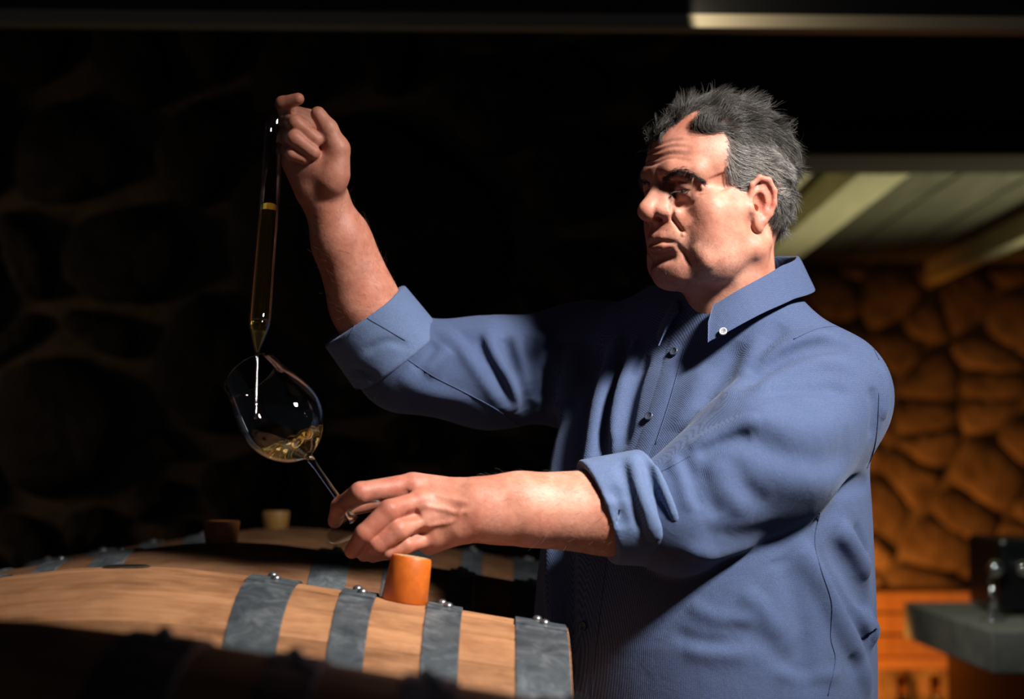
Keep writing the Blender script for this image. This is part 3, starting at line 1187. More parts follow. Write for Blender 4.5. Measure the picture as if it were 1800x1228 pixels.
if BUILD_BODY:
    me, vp = body.mesh('person', (-0.36, 1.85, 0.82), (0.62, 2.62, 1.82), 0.0017)
    # skin colour by region: flush, lips, shaved beard
    ql = (vp - HO) @ HA.T * 1000

    def blob(c, r):
        return np.exp(-(((ql - np.array(c)) / np.array(r)) ** 2).sum(1))

    base = np.array([0.50, 0.25, 0.178])
    tint = np.tile(base, (len(vp), 1))

    def mixin(wt, col):
        global tint
        tint = tint * (1 - wt[:, None]) + np.array(col) * wt[:, None]

    red = np.array([0.53, 0.20, 0.145])
    for s in (1, -1):
        mixin(np.clip(0.55 * blob((s * 48, 62, -14), (22, 26, 22)), 0, 1), red)
        mixin(np.clip(0.75 * blob((s * 80, -16, 10), (14, 24, 42)), 0, 1), (0.58, 0.20, 0.15))
        mixin(np.clip(0.35 * blob((s * 32, 90, 6), (19, 16, 12)), 0, 1), (0.38, 0.17, 0.135))
    mixin(0.6 * blob((0, 116, -12), (20, 18, 20)), (0.56, 0.20, 0.15))
    mixin(0.6 * blob((0, 70, 92), (66, 50, 30)), (0.60, 0.24, 0.18))
    beard = np.clip(0.5 * blob((0, 80, -70), (48, 46, 30)) + 0.3 * blob((50, 40, -60), (30, 40, 30)), 0, 0.6)
    mixin(beard, (0.33, 0.20, 0.165))
    mixin(0.85 * np.clip(blob((0, 102, -49), (22, 14, 5)) + 0.7 * blob((0, 103, -37), (20, 14, 3)), 0, 1), (0.42, 0.13, 0.10))
    arm = np.clip((HO[0] - 0.25 - vp[:, 0]) / 0.05, 0, 1)
    mixin(0.6 * arm, (0.44, 0.185, 0.13))
    fing = np.clip((LM[0][0] + 0.02 - vp[:, 0]) / 0.05, 0, 1) * (vp[:, 2] < 1.35) * (vp[:, 1] < 2.12)
    mixin(0.6 * fing, (0.36, 0.125, 0.085))  # redder fingers, also darkened to stand for their own shade
    at_ = me.color_attributes.new('tint', 'FLOAT_COLOR', 'POINT')
    at_.data.foreach_set('color', np.concatenate([tint, np.ones((len(vp), 1))], 1).astype(np.float32).ravel())
    person = new_obj('person', me, M['skin'])
    tag(person, 'grey-haired man in a blue shirt with rolled sleeves, drawing wine into a glass', 'person')
    for s in (1, -1):
        bm = bmesh.new()
        bmesh.ops.create_uvsphere(bm, u_segments=24, v_segments=16, radius=0.0125)
        eye = new_obj('eye', from_bm('eye', bm), M['eye'], person, True)
        eye.location = HO + np.array([s * 32, 81.0, 24.0]) * 0.001 @ HA
        eye.scale = (1.12, 1.0, 1.0)
        eye.rotation_euler = Matrix(HA.T.tolist()).to_euler()
        bm = bmesh.new()
        bmesh.ops.create_uvsphere(bm, u_segments=20, v_segments=12, radius=0.0070)
        bmesh.ops.scale(bm, vec=(1, 1, 0.3), verts=bm.verts)
        ir = new_obj('iris', from_bm('iris', bm), M['iris'], eye, True)
        look = np.array([0.05, 1.0, -0.42])
        look /= np.linalg.norm(look)
        ir.location = look * 11.3 * 0.001
        ir.rotation_euler = Vector(look).to_track_quat('Z', 'Y').to_euler()
# ---------------------------------------------------------------- hair, brows, arm hair (strands)


def curves_obj(name, strands, radii, mat, parent):
    """strands: (n, m, 3) world points"""
    n, m, _ = strands.shape
    cu = bpy.data.hair_curves.new(name)
    cu.add_curves([m] * n)
    cu.position_data.foreach_set('vector', strands.astype(np.float32).ravel())
    ra = cu.attributes.get('radius') or cu.attributes.new('radius', 'FLOAT', 'POINT')
    ra.data.foreach_set('value', radii.astype(np.float32).ravel())
    cu.materials.append(mat)
    o = bpy.data.objects.new(name, cu)
    COL.objects.link(o)
    o.parent = parent
    tag(o, kind='stuff')
    return o


def wob(p, seed, freq):
    """smooth vector wobble with values about -1..1"""
    r_ = np.random.default_rng(seed)
    out = np.zeros_like(p)
    for o in range(3):
        for _ in range(3):
            k = r_.normal(size=3)
            k /= np.linalg.norm(k)
            out[:, o] += np.sin((p @ k) * freq * r_.uniform(0.7, 1.4) + r_.uniform(0, 6.28))
    return out / 1.7


def sstep(a, b, x):
    t = np.clip((x - a) / (b - a), 0, 1)
    return t * t * (3 - 2 * t)


def hair_mask(q):
    x, y, z = np.abs(q[:, 0]), q[:, 1], q[:, 2]
    yf = np.interp(z, [18, 32, 48, 66, 90, 112], [26, 35, 46, 45, 41, 42])
    yf = yf + 2.2 * np.sin(z * .55) + 1.5 * np.sin(z * 1.3 + 1)
    top = np.interp(q[:, 0], [-46, -30, -10, 2, 14, 46], [36, 52, 80, 76, 48, 36])
    yf = np.where(z > 104, np.maximum(top, 30), yf)
    yf = np.where((z > 90) & (z <= 104), np.where(q[:, 0] < 2, 88, yf), yf)
    zlow = np.interp(y, [-120, -60, -38, -28, -19, 11, 18, 24, 36], [-16, -16, -14, -8, 45, 43, 24, 20, 34])
    m = (y < yf) & (z > zlow) & (x < 90)
    # ears keep clear
    ear = (x > 75.5) & (y > -26) & (y < 18) & (z < 43)
    return m & ~ear


if BUILD_BODY:
    no = np.empty(len(vp) * 3, dtype=np.float32)
    me.vertices.foreach_get('normal', no)
    nl = no.reshape(-1, 3).astype(float) @ HA.T
    hm = np.where((ql[:, 2] > -50) & (np.linalg.norm(ql, axis=1) < 190))[0]
    hm = hm[hair_mask(ql[hm])]
    # scalp darkens under the hair
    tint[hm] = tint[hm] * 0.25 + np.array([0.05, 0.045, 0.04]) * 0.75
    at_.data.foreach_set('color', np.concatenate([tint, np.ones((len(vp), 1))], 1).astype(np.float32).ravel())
    hr = np.random.default_rng(11)

    def push_out(p, off):
        for c, r_ in (((0, -4, 62), (77, 96, 85)), ((0, -37, 20), (67, 56, 61))):
            c, r_ = np.array(c, float), np.array(r_, float)
            d = (p - c) / r_
            k = np.linalg.norm(d, axis=1)
            g = d / r_
            g /= np.linalg.norm(g, axis=1, keepdims=True)
            depth = (1 - k) * np.linalg.norm(p - c, axis=1) / np.maximum(k, 0.3) + off
            p = np.where((depth > 0)[:, None], p + g * np.maximum(depth, 0)[:, None], p)
        return p

    def grow(name, pick, n, length, lift, curl, freq, mat, rad, seed, flow, vol=3.0):
        idx = hm[pick(ql[hm])]
        if len(idx) == 0:
            return
        ch = hr.choice(idx, n)
        q = ql[ch] + hr.normal(size=(n, 3)) * 0.9
        nn = nl[ch]
        M_ = 9
        off = hr.uniform(0.3, 1.0, size=n) ** 1.5 * vol
        L = length * hr.uniform(0.6, 1.15, size=n)
        pts = [q]
        p = q.copy()
        for i in range(1, M_):
            fl = flow(p)
            d = fl - nn * (fl * nn).sum(1, keepdims=True)
            d /= np.maximum(np.linalg.norm(d, axis=1, keepdims=True), 1e-6)
            t = i / (M_ - 1)
            d = d + nn * (lift * (1 - 2.0 * t)) + wob(q + p * 0.35, seed, freq) * curl * (0.4 + t) + hr.normal(size=(n, 3)) * 0.07
            d /= np.linalg.norm(d, axis=1, keepdims=True)
            p = p + d * (L / (M_ - 1))[:, None]
            p = push_out(p, 0.8 + off * min(t * 2.5, 1))
            pts.append(p.copy())
        S = np.stack(pts, 1)
        Wp = HO + (S.reshape(-1, 3) * 0.001) @ HA
        rr = np.tile(rad * np.array([1, 1, 1, .95, .9, .85, .75, .6, .3]), (n, 1))
        curves_obj(name, Wp.reshape(n, M_, 3), rr, mat, person)

    def flow_top(p):
        d = np.tile(np.array([0.0, -1.0, 0.10]), (len(p), 1))
        d[:, 0] += 0.25 * np.sign(p[:, 0]) * sstep(20, 60, np.abs(p[:, 0]))
        d[:, 2] -= 1.1 * sstep(-10, -80, p[:, 1]) + 0.5 * sstep(40, 66, np.abs(p[:, 0]))
        return d

    def flow_side(p):
        d = np.tile(np.array([0.0, -1.0, -0.22]), (len(p), 1))
        d[:, 2] -= 1.0 * sstep(25, 44, p[:, 1]) + 0.9 * sstep(-45, -85, p[:, 1])
        return d

    def flow_nape(p):
        return np.tile(np.array([0.0, -0.25, -1.0]), (len(p), 1))

    X = lambda q: np.abs(q[:, 0])
    grow('hair', lambda q: q[:, 2] > 92, 9000, 38, 0.20, 0.6, 0.11, M['hair_dark'], 0.00015, 3, flow_top, 13)
    grow('hair', lambda q: (q[:, 2] > 84) & (q[:, 1] < 40), 2000, 34, 0.4, 0.9, 0.15, M['hair_nape'], 0.00013, 5, flow_top, 15)
    grow('hair', lambda q: (q[:, 2] <= 98) & (q[:, 2] > 12) & (q[:, 1] > -62), 11000, 24, 0.10, 0.36, 0.11, M['hair_grey'], 0.00013, 4, flow_side, 5)
    grow('hair', lambda q: (q[:, 2] <= 110) & (q[:, 1] <= -40) & (q[:, 2] > 10), 7000, 28, 0.04, 0.5, 0.12, M['hair_nape'], 0.00014, 6, flow_side, 8)
    grow('hair', lambda q: (q[:, 2] <= 24) & (q[:, 1] < -30), 5000, 22, 0.04, 0.65, 0.16, M['hair_nape'], 0.00014, 8, flow_nape, 6)
    # fly-away curls along the top and the front
    grow('hair', lambda q: (q[:, 2] > 104) & (q[:, 1] > 20), 420, 28, 1.0, 1.7, 0.24, M['hair_nape'], 0.00011, 9, flow_top)
    grow('hair', lambda q: q[:, 2] > 60, 220, 40, 0.7, 1.1, 0.13, M['hair_nape'], 0.00011, 10, flow_top)
    grow('hair', lambda q: (q[:, 2] > 92) & (q[:, 1] > 40) & (q[:, 0] < 8), 1500, 26, 0.75, 1.25, 0.2, M['hair_dark'], 0.00013, 14,
         lambda p: np.tile(np.array([0.25, 0.25, -0.2]), (len(p), 1)), 4)
    # the lock curling over the left temple
    root = np.array([[45, 42, 113]]) + hr.normal(size=(700, 3)) * np.array([5, 6, 4])
    root = push_out(root, 0)
    tpar = np.linspace(0, 1, 12)
    cl = spline([(0, 0, 0), (3, 6, 8), (5, 18, 4), (6, 22, -8), (7, 14, -15), (8, 2, -14), (9, -8, -16)], 12)
    st = root[:, None, :] + cl[None] * hr.uniform(0.75, 1.1, size=(700, 1, 1)) + np.cumsum(hr.normal(size=(700, 12, 3)) * 0.35, 1)
    st = push_out(st.reshape(-1, 3), 1.0)
    curves_obj('hair', (HO + st * 0.001 @ HA).reshape(700, 12, 3), np.tile(0.00014 * np.linspace(1, .4, 12), (700, 1)), M['hair_dark'], person)

    # eyebrows
    for s in (1, -1):
        n = 520
        t = hr.uniform(0, 1, n)
        ln = spline([(s * 14, 104, 38), (s * 26, 103, 43), (s * 38, 96, 46), (s * 50, 84, 41), (s * 57, 74, 31)], 60)
        base_ = ln[(t * 59).astype(int)] + hr.normal(size=(n, 3)) * np.array([1.2, 1.2, 2.6]) * (1.15 - 0.6 * t)[:, None]
        Wb = HO + base_ * 0.001 @ HA
        for _ in range(3):      # lay the roots on the skin
            d = body.eval(Wb, HO + np.array([0, 90, 35]) * 0.001 @ HA, 0.06)
            g = np.stack([body.eval(Wb + np.eye(3)[i] * 5e-4, HO + np.array([0, 90, 35]) * 0.001 @ HA, 0.06) - d for i in range(3)], 1) / 5e-4
            Wb = Wb - g / np.maximum(np.linalg.norm(g, axis=1, keepdims=True), .3) * d[:, None]
        gl = g / np.maximum(np.linalg.norm(g, axis=1, keepdims=True), .3)
        dirl = np.stack([s * np.ones(n), -0.5 * np.ones(n), 0.55 - 1.5 * t + hr.normal(size=n) * 0.25], 1)
        dirl = dirl @ HA
        dirl /= np.linalg.norm(dirl, axis=1, keepdims=True)
        Ls = hr.uniform(0.005, 0.009, n)
        pts = [Wb + (dirl * a + gl * b) * Ls[:, None] for a, b in ((0, 0), (0.35, 0.22), (0.7, 0.28), (1.0, 0.20))]
        curves_obj('eyebrow', np.stack(pts, 1), np.tile(0.00017 * np.array([1, 1, .8, .3]), (n, 1)), M['brow'], person)

    # a day's stubble on jaw, chin and lip
    bw = np.clip(1.1 * blob((0, 92, -68), (46, 40, 26)) + 0.9 * blob((44, 46, -58), (34, 44, 30)) + 0.9 * blob((-44, 46, -58), (34, 44, 30))
                 + 0.9 * blob((0, 104, -29), (24, 20, 8)), 0, 1)
    bi = np.where((bw > 0.25) & (ql[:, 2] < -14))[0]
    bi = bi[(np.abs(ql[bi, 2] + 42) > 7) | (np.abs(ql[bi, 0]) > 28)]
    n = 5200
    ch = hr.choice(bi, n, p=bw[bi] / bw[bi].sum())
    nw = no.reshape(-1, 3)[ch].astype(float)
    p0 = vp[ch] + hr.normal(size=(n, 3)) * 0.0006
    dn = nw * 0.6 + np.array([0, 0, -0.7]) + hr.normal(size=(n, 3)) * 0.3
    ln_ = hr.uniform(0.0006, 0.0014, n)[:, None]
    curves_obj('stubble', np.stack([p0, p0 + dn * ln_ * .5, p0 + dn * ln_], 1), np.tile(0.000055 * np.array([1, .9, .6]), (n, 1)), M['brow'], person)

    # lashes of the upper lids
    for s in (1, -1):
        n = 70
        t = hr.uniform(0, 1, n)
        ln = spline([(s * 20, 94.5, 22), (s * 27, 96, 22), (s * 34, 95.8, 21.5), (s * 41, 91.8, 21.5), (s * 46, 86, 22)], 60)
        rt = ln[(t * 59).astype(int)] + hr.normal(size=(n, 3)) * 0.3
        dl = np.stack([s * (t - .35), 0.9 - 0.4 * t, -0.5 + hr.normal(size=n) * .15], 1)
        pts = [rt, rt + dl * 2.2, rt + dl * 4.2 + np.array([0, 0, .3]), rt + dl * 5.6 + np.array([0, 0, 1.0])]
        Wl = np.stack([HO + p_ * 0.001 @ HA for p_ in pts], 1)
        curves_obj('eyelash', Wl, np.tile(0.00016 * np.array([1, 1, .7, .3]), (n, 1)), M['brow'], person)

    # sparse hair on the forearms
    for nm, A_, B_ in (('arm_hair', LEL, LWR), ('arm_hair', REL, RWR)):
        ax_ = (B_ - A_)
        t = ((vp - A_) @ ax_) / (ax_ @ ax_)
        dd = np.linalg.norm(vp - A_ - t[:, None] * ax_, axis=1)
        idx = np.where((t > 0.25) & (t < 1.02) & (dd < 0.075))[0]
        n = 420
        ch = hr.choice(idx, n)
        nw = no.reshape(-1, 3)[ch].astype(float)
        dr = ax_ / np.linalg.norm(ax_) + hr.normal(size=(n, 3)) * 0.35 + np.array([0, 0, -0.35])
        dr /= np.linalg.norm(dr, axis=1, keepdims=True)
        Ls = hr.uniform(0.006, 0.014, n)
        pts = [vp[ch] + (dr * a + nw * b) * Ls[:, None] for a, b in ((0, 0), (0.4, 0.18), (0.75, 0.22), (1.0, 0.15))]
        curves_obj(nm, np.stack(pts, 1), np.tile(0.00007 * np.array([1, .9, .7, .3]), (n, 1)), M['arm_hair'], person)
# ---------------------------------------------------------------- the shirt
sh = Field()
tz = np.array([.70, .95, 1.05, 1.15, 1.25, 1.34, 1.41, 1.46, 1.50])
tA = np.array([.212, .220, .222, .218, .212, .204, .175, .120, .080])
tB = np.array([.190, .205, .209, .202, .186, .164, .134, .100, .075])
tc = np.array([.010, .018, .020, .015, .005, -.010, -.022, -.030, -.030])


def torso_fn(p):
    q = (p - TORSO_C) @ TA.T
    z = q[:, 2]
    # rounded (smoothed) section sizes
    A_ = sum(np.interp(z + o, tz, tA) for o in (-.04, -.02, 0, .02, .04)) / 5
    B_ = sum(np.interp(z + o, tz, tB) for o in (-.04, -.02, 0, .02, .04)) / 5
    c_ = np.interp(z, tz, tc)
    e = 2.25
    k = (np.abs(q[:, 0] / A_) ** e + np.abs((q[:, 1] - c_) / B_) ** e) ** (1 / e)
    d = (k - 1) * np.minimum(A_, B_)
    return np.maximum(d, z - 1.50) * 0.9


sh.add(torso_fn, TORSO_C + np.array([0, 0, 1.1]), 5.0, 'u', 0)
NB = at(1296, 524, 2.23)        # base of the neck
for S_, r_ in ((LSH, .086), (RSH, .082)):
    sh.cap(NB + np.array([0, 0, -0.036]), S_ + np.array([0, 0, 0.000]), .064, r_ - .004, .05)
# left sleeve
LM1 = at(1340, 806, 2.09)
sh.cap(LSH + np.array([0.012, 0.01, -0.005]), LM1, .083, .092, .018)
sh.cap(LM1, LEL + np.array([0.006, 0, 0.0]), .092, .072, .009)
sh.cap(LEL, mid(LEL, LWR, 0.2), .064, .050, .02)
# right sleeve
RC0, RC1 = at(702, 634, 2.325), at(640, 553, 2.31)
sh.chain([RSH, at(860, 655, 2.365), RC0 + np.array([0.012, 0, -0.006])], [.085, .071, .066], .035)
sh.cap(RC0, mid(RC0, RC1, 0.55), .063, .058, .015)

# --- folds (lines laid on the cloth; positive = ridge, negative = valley)
FOLDS = [
    # left sleeve
    ([(1317, 675), (1355, 645), (1422, 612), (1497, 612)], -.014, .010),
    ([(1330, 690), (1372, 662), (1430, 640), (1490, 640)], .010, .011),
    ([(1320, 650), (1360, 618), (1420, 592), (1470, 586)], .009, .010),
    ([(1350, 692), (1400, 686), (1452, 684), (1490, 690)], -.007, .009),
    ([(1302, 765), (1385, 800), (1445, 812), (1497, 795)], -.005, .016),
    ([(1290, 725), (1370, 745), (1440, 750), (1500, 735)], .006, .020),
    ([(1260, 790), (1330, 830), (1420, 850), (1500, 830)], .005, .022),
    ([(1210, 790), (1255, 765), (1305, 745), (1340, 740)], .009, .009),
    ([(1225, 800), (1270, 780), (1320, 766)], -.008, .008),
    ([(1225, 820), (1240, 870), (1265, 910)], -.004, .009),
    ([(1255, 810), (1275, 860), (1310, 905)], .004, .011),
    ([(1290, 805), (1310, 850), (1345, 890)], -.003, .010),
    ([(1180, 800), (1200, 850), (1215, 900)], .005, .008),
    ([(1200, 800), (1218, 850), (1232, 895)], -.005, .007),
    ([(1230, 935), (1300, 940), (1370, 925)], -.003, .012),
    ([(1200, 960), (1260, 975), (1330, 955)], .006, .010),
    ([(1545, 640), (1556, 690), (1550, 740)], .007, .010),
    ([(1530, 680), (1538, 720), (1530, 770)], -.007, .008),
    # side and back
    ([(1470, 866), (1500, 852), (1526, 850)], -.008, .010),
    ([(1405, 960), (1443, 1019), (1476, 1086), (1510, 1152), (1528, 1220)], .020, .014),
    ([(1430, 970), (1470, 1035), (1505, 1110), (1525, 1170)], -.013, .012),
    ([(1473, 925), (1503, 963), (1526, 1010)], .018, .012),
    ([(1453, 950), (1500, 1019), (1520, 1053), (1526, 1085)], -.016, .014),
    ([(1500, 925), (1515, 960), (1520, 985)], -.012, .010),
    ([(1500, 1080), (1530, 1105), (1528, 1110)], .020, .014),
    ([(1490, 1150), (1510, 1160), (1525, 1150)], -.006, .012),
    ([(1365, 980), (1385, 1040), (1400, 1100), (1420, 1200)], -.009, .016),
    ([(1300, 1040), (1340, 1070), (1380, 1120)], .004, .012),
    ([(1365, 990), (1385, 1060), (1405, 1150)], .008, .014),
    ([(1210, 1060), (1260, 1085), (1330, 1090)], .003, .010),
    ([(1180, 1110), (1240, 1130), (1310, 1128)], -.003, .009),
    ([(1270, 1100), (1330, 1120), (1400, 1180), (1460, 1200)], -.003, .012),
    ([(1200, 1140), (1260, 1150), (1320, 1150)], .003, .012),
    ([(1360, 1180), (1420, 1190), (1480, 1185)], .004, .009),
    # chest: long folds falling from the far shoulder
    ([(1091, 590), (1064, 671), (1040, 788), (1030, 850)], .017, .013),
    ([(1119, 600), (1095, 671), (1074, 781)], .014, .011),
    ([(1105, 600), (1081, 671), (1059, 788), (1050, 840)], -.017, .010),
    ([(1132, 620), (1110, 690), (1092, 790)], -.014, .010),
    ([(1002, 600), (992, 699), (982, 822), (978, 900)], .018, .018),
    ([(1050, 600), (1037, 685), (1022, 815)], -.018, .014),
    ([(962, 640), (958, 700), (955, 800)], -.014, .012),
    ([(972, 930), (970, 1000), (978, 1110)], .014, .014),
    ([(1000, 950), (996, 1050), (1000, 1150)], -.014, .012),
    # chest, near side: soft folds from collar to the arm pit
    ([(1240, 640), (1215, 700), (1190, 760)], .004, .014),
    ([(1300, 600), (1270, 660), (1230, 720)], -.005, .012),
    ([(1340, 590), (1310, 650), (1275, 710)], .005, .012),
    ([(1380, 570), (1350, 610), (1320, 660)], -.006, .010),
    ([(1400, 540), (1430, 530), (1460, 545)], .004, .010),
    # right sleeve
    ([(762, 575), (801, 600), (843, 645), (873, 688), (902, 724)], .014, .011),
    ([(800, 580), (825, 618), (862, 670), (888, 710)], -.014, .010),
    ([(856, 582), (868, 620), (899, 675), (915, 720)], .013, .010),
    ([(838, 590), (850, 622), (880, 670), (902, 712)], -.010, .008),
    ([(885, 592), (893, 622), (912, 685), (922, 720)], -.013, .010),
    ([(908, 588), (915, 630), (926, 695)], .011, .011),
    ([(962, 585), (953, 615), (948, 670), (945, 715)], .014, .011),
    ([(938, 592), (933, 630), (937, 700)], -.013, .009),
    ([(985, 590), (975, 640), (965, 720)], -.013, .010),
    ([(725, 650), (748, 625), (765, 600)], -.007, .009),
    ([(745, 660), (772, 632), (790, 612)], .006, .010),
    ([(700, 660), (760, 690), (830, 705)], .004, .012),
]
if BUILD_BODY:
    base_ops = list(sh.ops)
    lines = []
    for pix, h_, w_ in FOLDS:
        Q_ = sh.traces(pix)
        Q_ = Q_[np.abs(sh.eval(Q_)) < 0.003]
        if len(Q_) > 1:
            lines.append((Q_, h_, w_))
    for L_, h_, w_ in lines:
        sh.ridge(L_, h_, w_, True)
    # opening for the neck
    sh.cap(NB + np.array([0, 0, -0.01]), NB + np.array([-0.01, 0, 0.2]), .066, .07, .006, 's')
    sm, sv = sh.mesh('shirt', (-0.28, 1.90, 0.80), (0.66, 2.68, 1.56), 0.0026)
    shirt = new_obj('shirt', sm, M['shirt'], person)

    def seam(pix, r=0.0007, mat='thread', fld=None):
        ps = (fld or sh).traces([tuple(p) for p in spline(pix, 4 * len(pix) + 6)])
        ps = ps[np.abs((fld or sh).eval(ps)) < 0.003]
        if len(ps) < 3:
            print('seam missed', pix)
            return
        ps = ps + (fld or sh).normals(ps, 0.004) * 0.0004
        new_obj('seam', sweep_mesh('seam', ps, r * 0.75, 6), M[mat], shirt, True)

    # --- rolled cuffs
    def cuff(A_, B_, r0, r1, arm_a, arm_b, arm_r, tiltA, folds):
        """a turned-back band between A_ (towards the shoulder) and B_ (its open edge)"""
        c = Field()
        ax_ = (B_ - A_) / np.linalg.norm(B_ - A_)
        n1 = ax_ + tiltA
        n1 /= np.linalg.norm(n1)
        e1 = A_ - ax_ * 0.05
        e2 = B_ + ax_ * 0.05
        c.cap(e1, e2, r0, r1, 0)
        for L_, h_, w_ in folds:
            c.fold(L_, h_, w_)
        c.add(lambda p: (p - B_) @ n1, A_, 9, 'i', .005)
        c.add(lambda p: (A_ - p) @ n1, A_, 9, 'i', .005)
        c.cap(mid(arm_a, arm_b, -0.3), arm_b, arm_r, arm_r, .003, 's')
        lo = np.minimum(A_, B_) - r0 - 0.03
        hi = np.maximum(A_, B_) + r0 + 0.03
        return c, c.mesh('cuff', lo, hi, 0.0022)[0]

    cfL, m1 = cuff(at(1158, 890, 2.06), at(1046, 897, 2.045), .079, .057, LEL, LWR, .0495, np.array([0.0, 0, -0.28]),
                   [([(1075, 850), (1090, 890), (1095, 930)], -.008, .008),
                    ([(1110, 800), (1122, 850), (1140, 905), (1155, 950)], .012, .009),
                    ([(1130, 805), (1147, 860), (1172, 920)], -.010, .007),
                    ([(1150, 815), (1170, 870), (1190, 920)], .009, .008),
                    ([(1095, 815), (1108, 870), (1128, 930)], -.009, .007),
                    ([(1150, 850), (1165, 900), (1180, 950)], -.006, .007),
                    ([(1060, 880), (1080, 885), (1105, 880)], .004, .006)])
    cuff1 = new_obj('cuff', m1, M['shirt_inside'], shirt)
    tag(cuff1, 'wide turned-back cuff on the forearm holding the glass')
    cfR, m2 = cuff(RC0, RC1, .074, .066, REL, RWR, .049, np.array([0.0, 0.0, 0.0]),
                   [([(640, 620), (680, 600), (720, 610)], -.003, .006),
                    ([(615, 650), (640, 655), (665, 670)], -.006, .007)])
    cuff2 = new_obj('cuff', m2, M['shirt_inside'], shirt)
    seam([(640, 556), (668, 572), (695, 588), (712, 598)], 0.0007, 'thread', cfR)
    seam([(668, 500), (640, 545), (612, 592)], 0.0006, 'thread', cfR)
    tag(cuff2, 'wide turned-back cuff on the raised arm')

    # --- placket: a doubled strip down the front
    def strip(name, left, right, n, mat, lift=0.0016, across=5):
        Lp, Rp = spline(left, n), spline(right, n)
        pix = [tuple(l + (r - l) * j / (across - 1)) for l, r in zip(Lp, Rp) for j in range(across)]
        Q = sh.traces(pix)
        N = sh.normals(Q, 0.004)
        edge = np.tile(np.array([-0.4] + [1.0] * (across - 2) + [-0.4]), n)
        Vv = Q + N * (lift * edge)[:, None]
        fs = [(i * across + j, i * across + j + 1, (i + 1) * across + j + 1, (i + 1) * across + j)
              for i in range(n - 1) for j in range(across - 1)]
        o = new_obj(name, mesh_from(name, Vv, fs), mat, shirt, True)
        return o

    strip('placket', [(1176, 588), (1150, 680), (1119, 774), (1085, 850), (1036, 972), (1010, 1189), (1004, 1270)],
          [(1203, 610), (1180, 695), (1152, 778), (1118, 860), (1066, 972), (1045, 1160), (1040, 1270)], 70, M['shirt'])

    seam([(1203, 612), (1180, 697), (1153, 780)])
    seam([(1067, 974), (1046, 1160), (1041, 1226)])
    seam([(1406, 515), (1425, 522), (1436, 532), (1450, 535), (1462, 545)], 0.0009)
    seam([(1470, 546), (1480, 560), (1487, 574)], 0.0009)
    seam([(1395, 596), (1440, 577), (1487, 575), (1522, 592), (1545, 632)], 0.0008)
    seam([(1545, 690), (1543, 740), (1536, 790), (1524, 822)], 0.0008)
    seam([(707, 625), (760, 660), (815, 688), (873, 719), (912, 748)], 0.0009)
    seam([(1441, 900), (1432, 950), (1443, 1000), (1462, 1060), (1460, 1120), (1468, 1160), (1455, 1222)], 0.0009)
    seam([(1120, 845), (1170, 825), (1215, 800)], 0.0006)

    # --- collar: stand and turned-down leaf, swept round the neck
    CA = frame_axes(R(47))

    cN = at(1297, 522, 2.225)
    rz = lambda d: float(np.interp(abs(d), [0, 24, 45, 90, 135, 180], [1.474, 1.481, 1.4985, 1.533, 1.553, 1.560]))

    def collar_half(sgn, spread):
        n = 36
        rows = []
        c0 = np.array([cN[0], cN[1], 0.0])
        for i in range(n):
            d = sgn * (spread + (181 - spread) * i / (n - 1))
            t = (abs(d) - spread) / (181 - spread)
            z = 1.26 + (rz(d) - 1.26) * .98
            tip = float(1 - sstep(0.0, 0.30, np.array(t)))

            def pt(rx, ry, dz, dd=0.0):
                a = R(d + sgn * dd)
                return c0 + np.array([rx * math.sin(a), ry * math.cos(a), 0]) @ CA + np.array([0, 0, z + dz])
            g = 0.006 * tip
            rows.append([pt(.070, .080, -.040), pt(.069, .081, -.012), pt(.070, .082, -.003), pt(.073, .086, 0),
                         pt(.0765, .091, -.004), pt(.085 + g, .102 + g, -.026), pt(.094 + g, .113 + g, -.046 - .006 * tip, 2 * tip),
                         pt(.0925 + g, .1115 + g, -.0465 - .006 * tip, 2 * tip), pt(.0825 + g, .099 + g, -.026), pt(.075, .089, -.008)])
        m = len(rows[0])
        vs = [v for r_ in rows for v in r_]
        fs = [(i * m + j, i * m + j + 1, (i + 1) * m + j + 1, (i + 1) * m + j) for i in range(n - 1) for j in range(m - 1)]
        fs.append((4, 5, 6, 7, 8, 9))
        return vs, fs

    for sgn, sp0, lab in ((1, 22, 'collar leaf buttoned down on the lit side'), (-1, 24, 'collar leaf in shadow under the chin')):
        vs, fs = collar_half(sgn, sp0)
        o = new_obj('collar', mesh_from('collar', vs, fs), M['shirt'], shirt, True)
        md = o.modifiers.new('sub', 'SUBSURF')
        md.levels = md.render_levels = 2
        tag(o, lab)

    # --- buttons
    def button(px, py, r, mat, lab=None, fld=None, up=0.003):
        Q = (fld or sh).traces([(px, py)])
        N = (fld or sh).normals(Q, 0.006)[0]
        prof = [(0, .0012), (r * .55, .0012), (r * .7, .0020), (r * .92, .0020), (r, .0012), (r, 0), (0, 0)]
        o = new_obj('button', lathe_mesh('button', prof, 24), M[mat], shirt, True)
        o.location = Q[0] + N * up
        o.rotation_euler = Vector(N).to_track_quat('Z', 'Y').to_euler()
        hb = bmesh.new()
        for sx in (-1, 1):
            for sy in (-1, 1):
                bmesh.ops.create_circle(hb, cap_ends=True, segments=8, radius=r * .13,
                                        matrix=Matrix.Translation((sx * r * .22, sy * r * .22, .0014)))
        h_ = new_obj('button_hole', from_bm('button_hole', hb), M['thread'], o)
        if lab:
            tag(o, lab)
        return o
    button(1187, 619, .0062, 'button_dark')
    button(1143, 733, .0062, 'button_dark')
    button(1028, 1100, .0062, 'button_dark')
    bo_ = button(1260, 577, .0052, 'button', 'pale button on the collar tip')
    a_ = R(30)
    rad_ = np.array([math.sin(a_), math.cos(a_), 0]) @ CA
    bo_.location = np.array([cN[0], cN[1], 1.26 + (rz(28) - 1.26) * .98 - .043]) + rad_ * .1135
    bo_.rotation_euler = Vector(rad_ + np.array([0, 0, .35])).to_track_quat('Z', 'Y').to_euler()

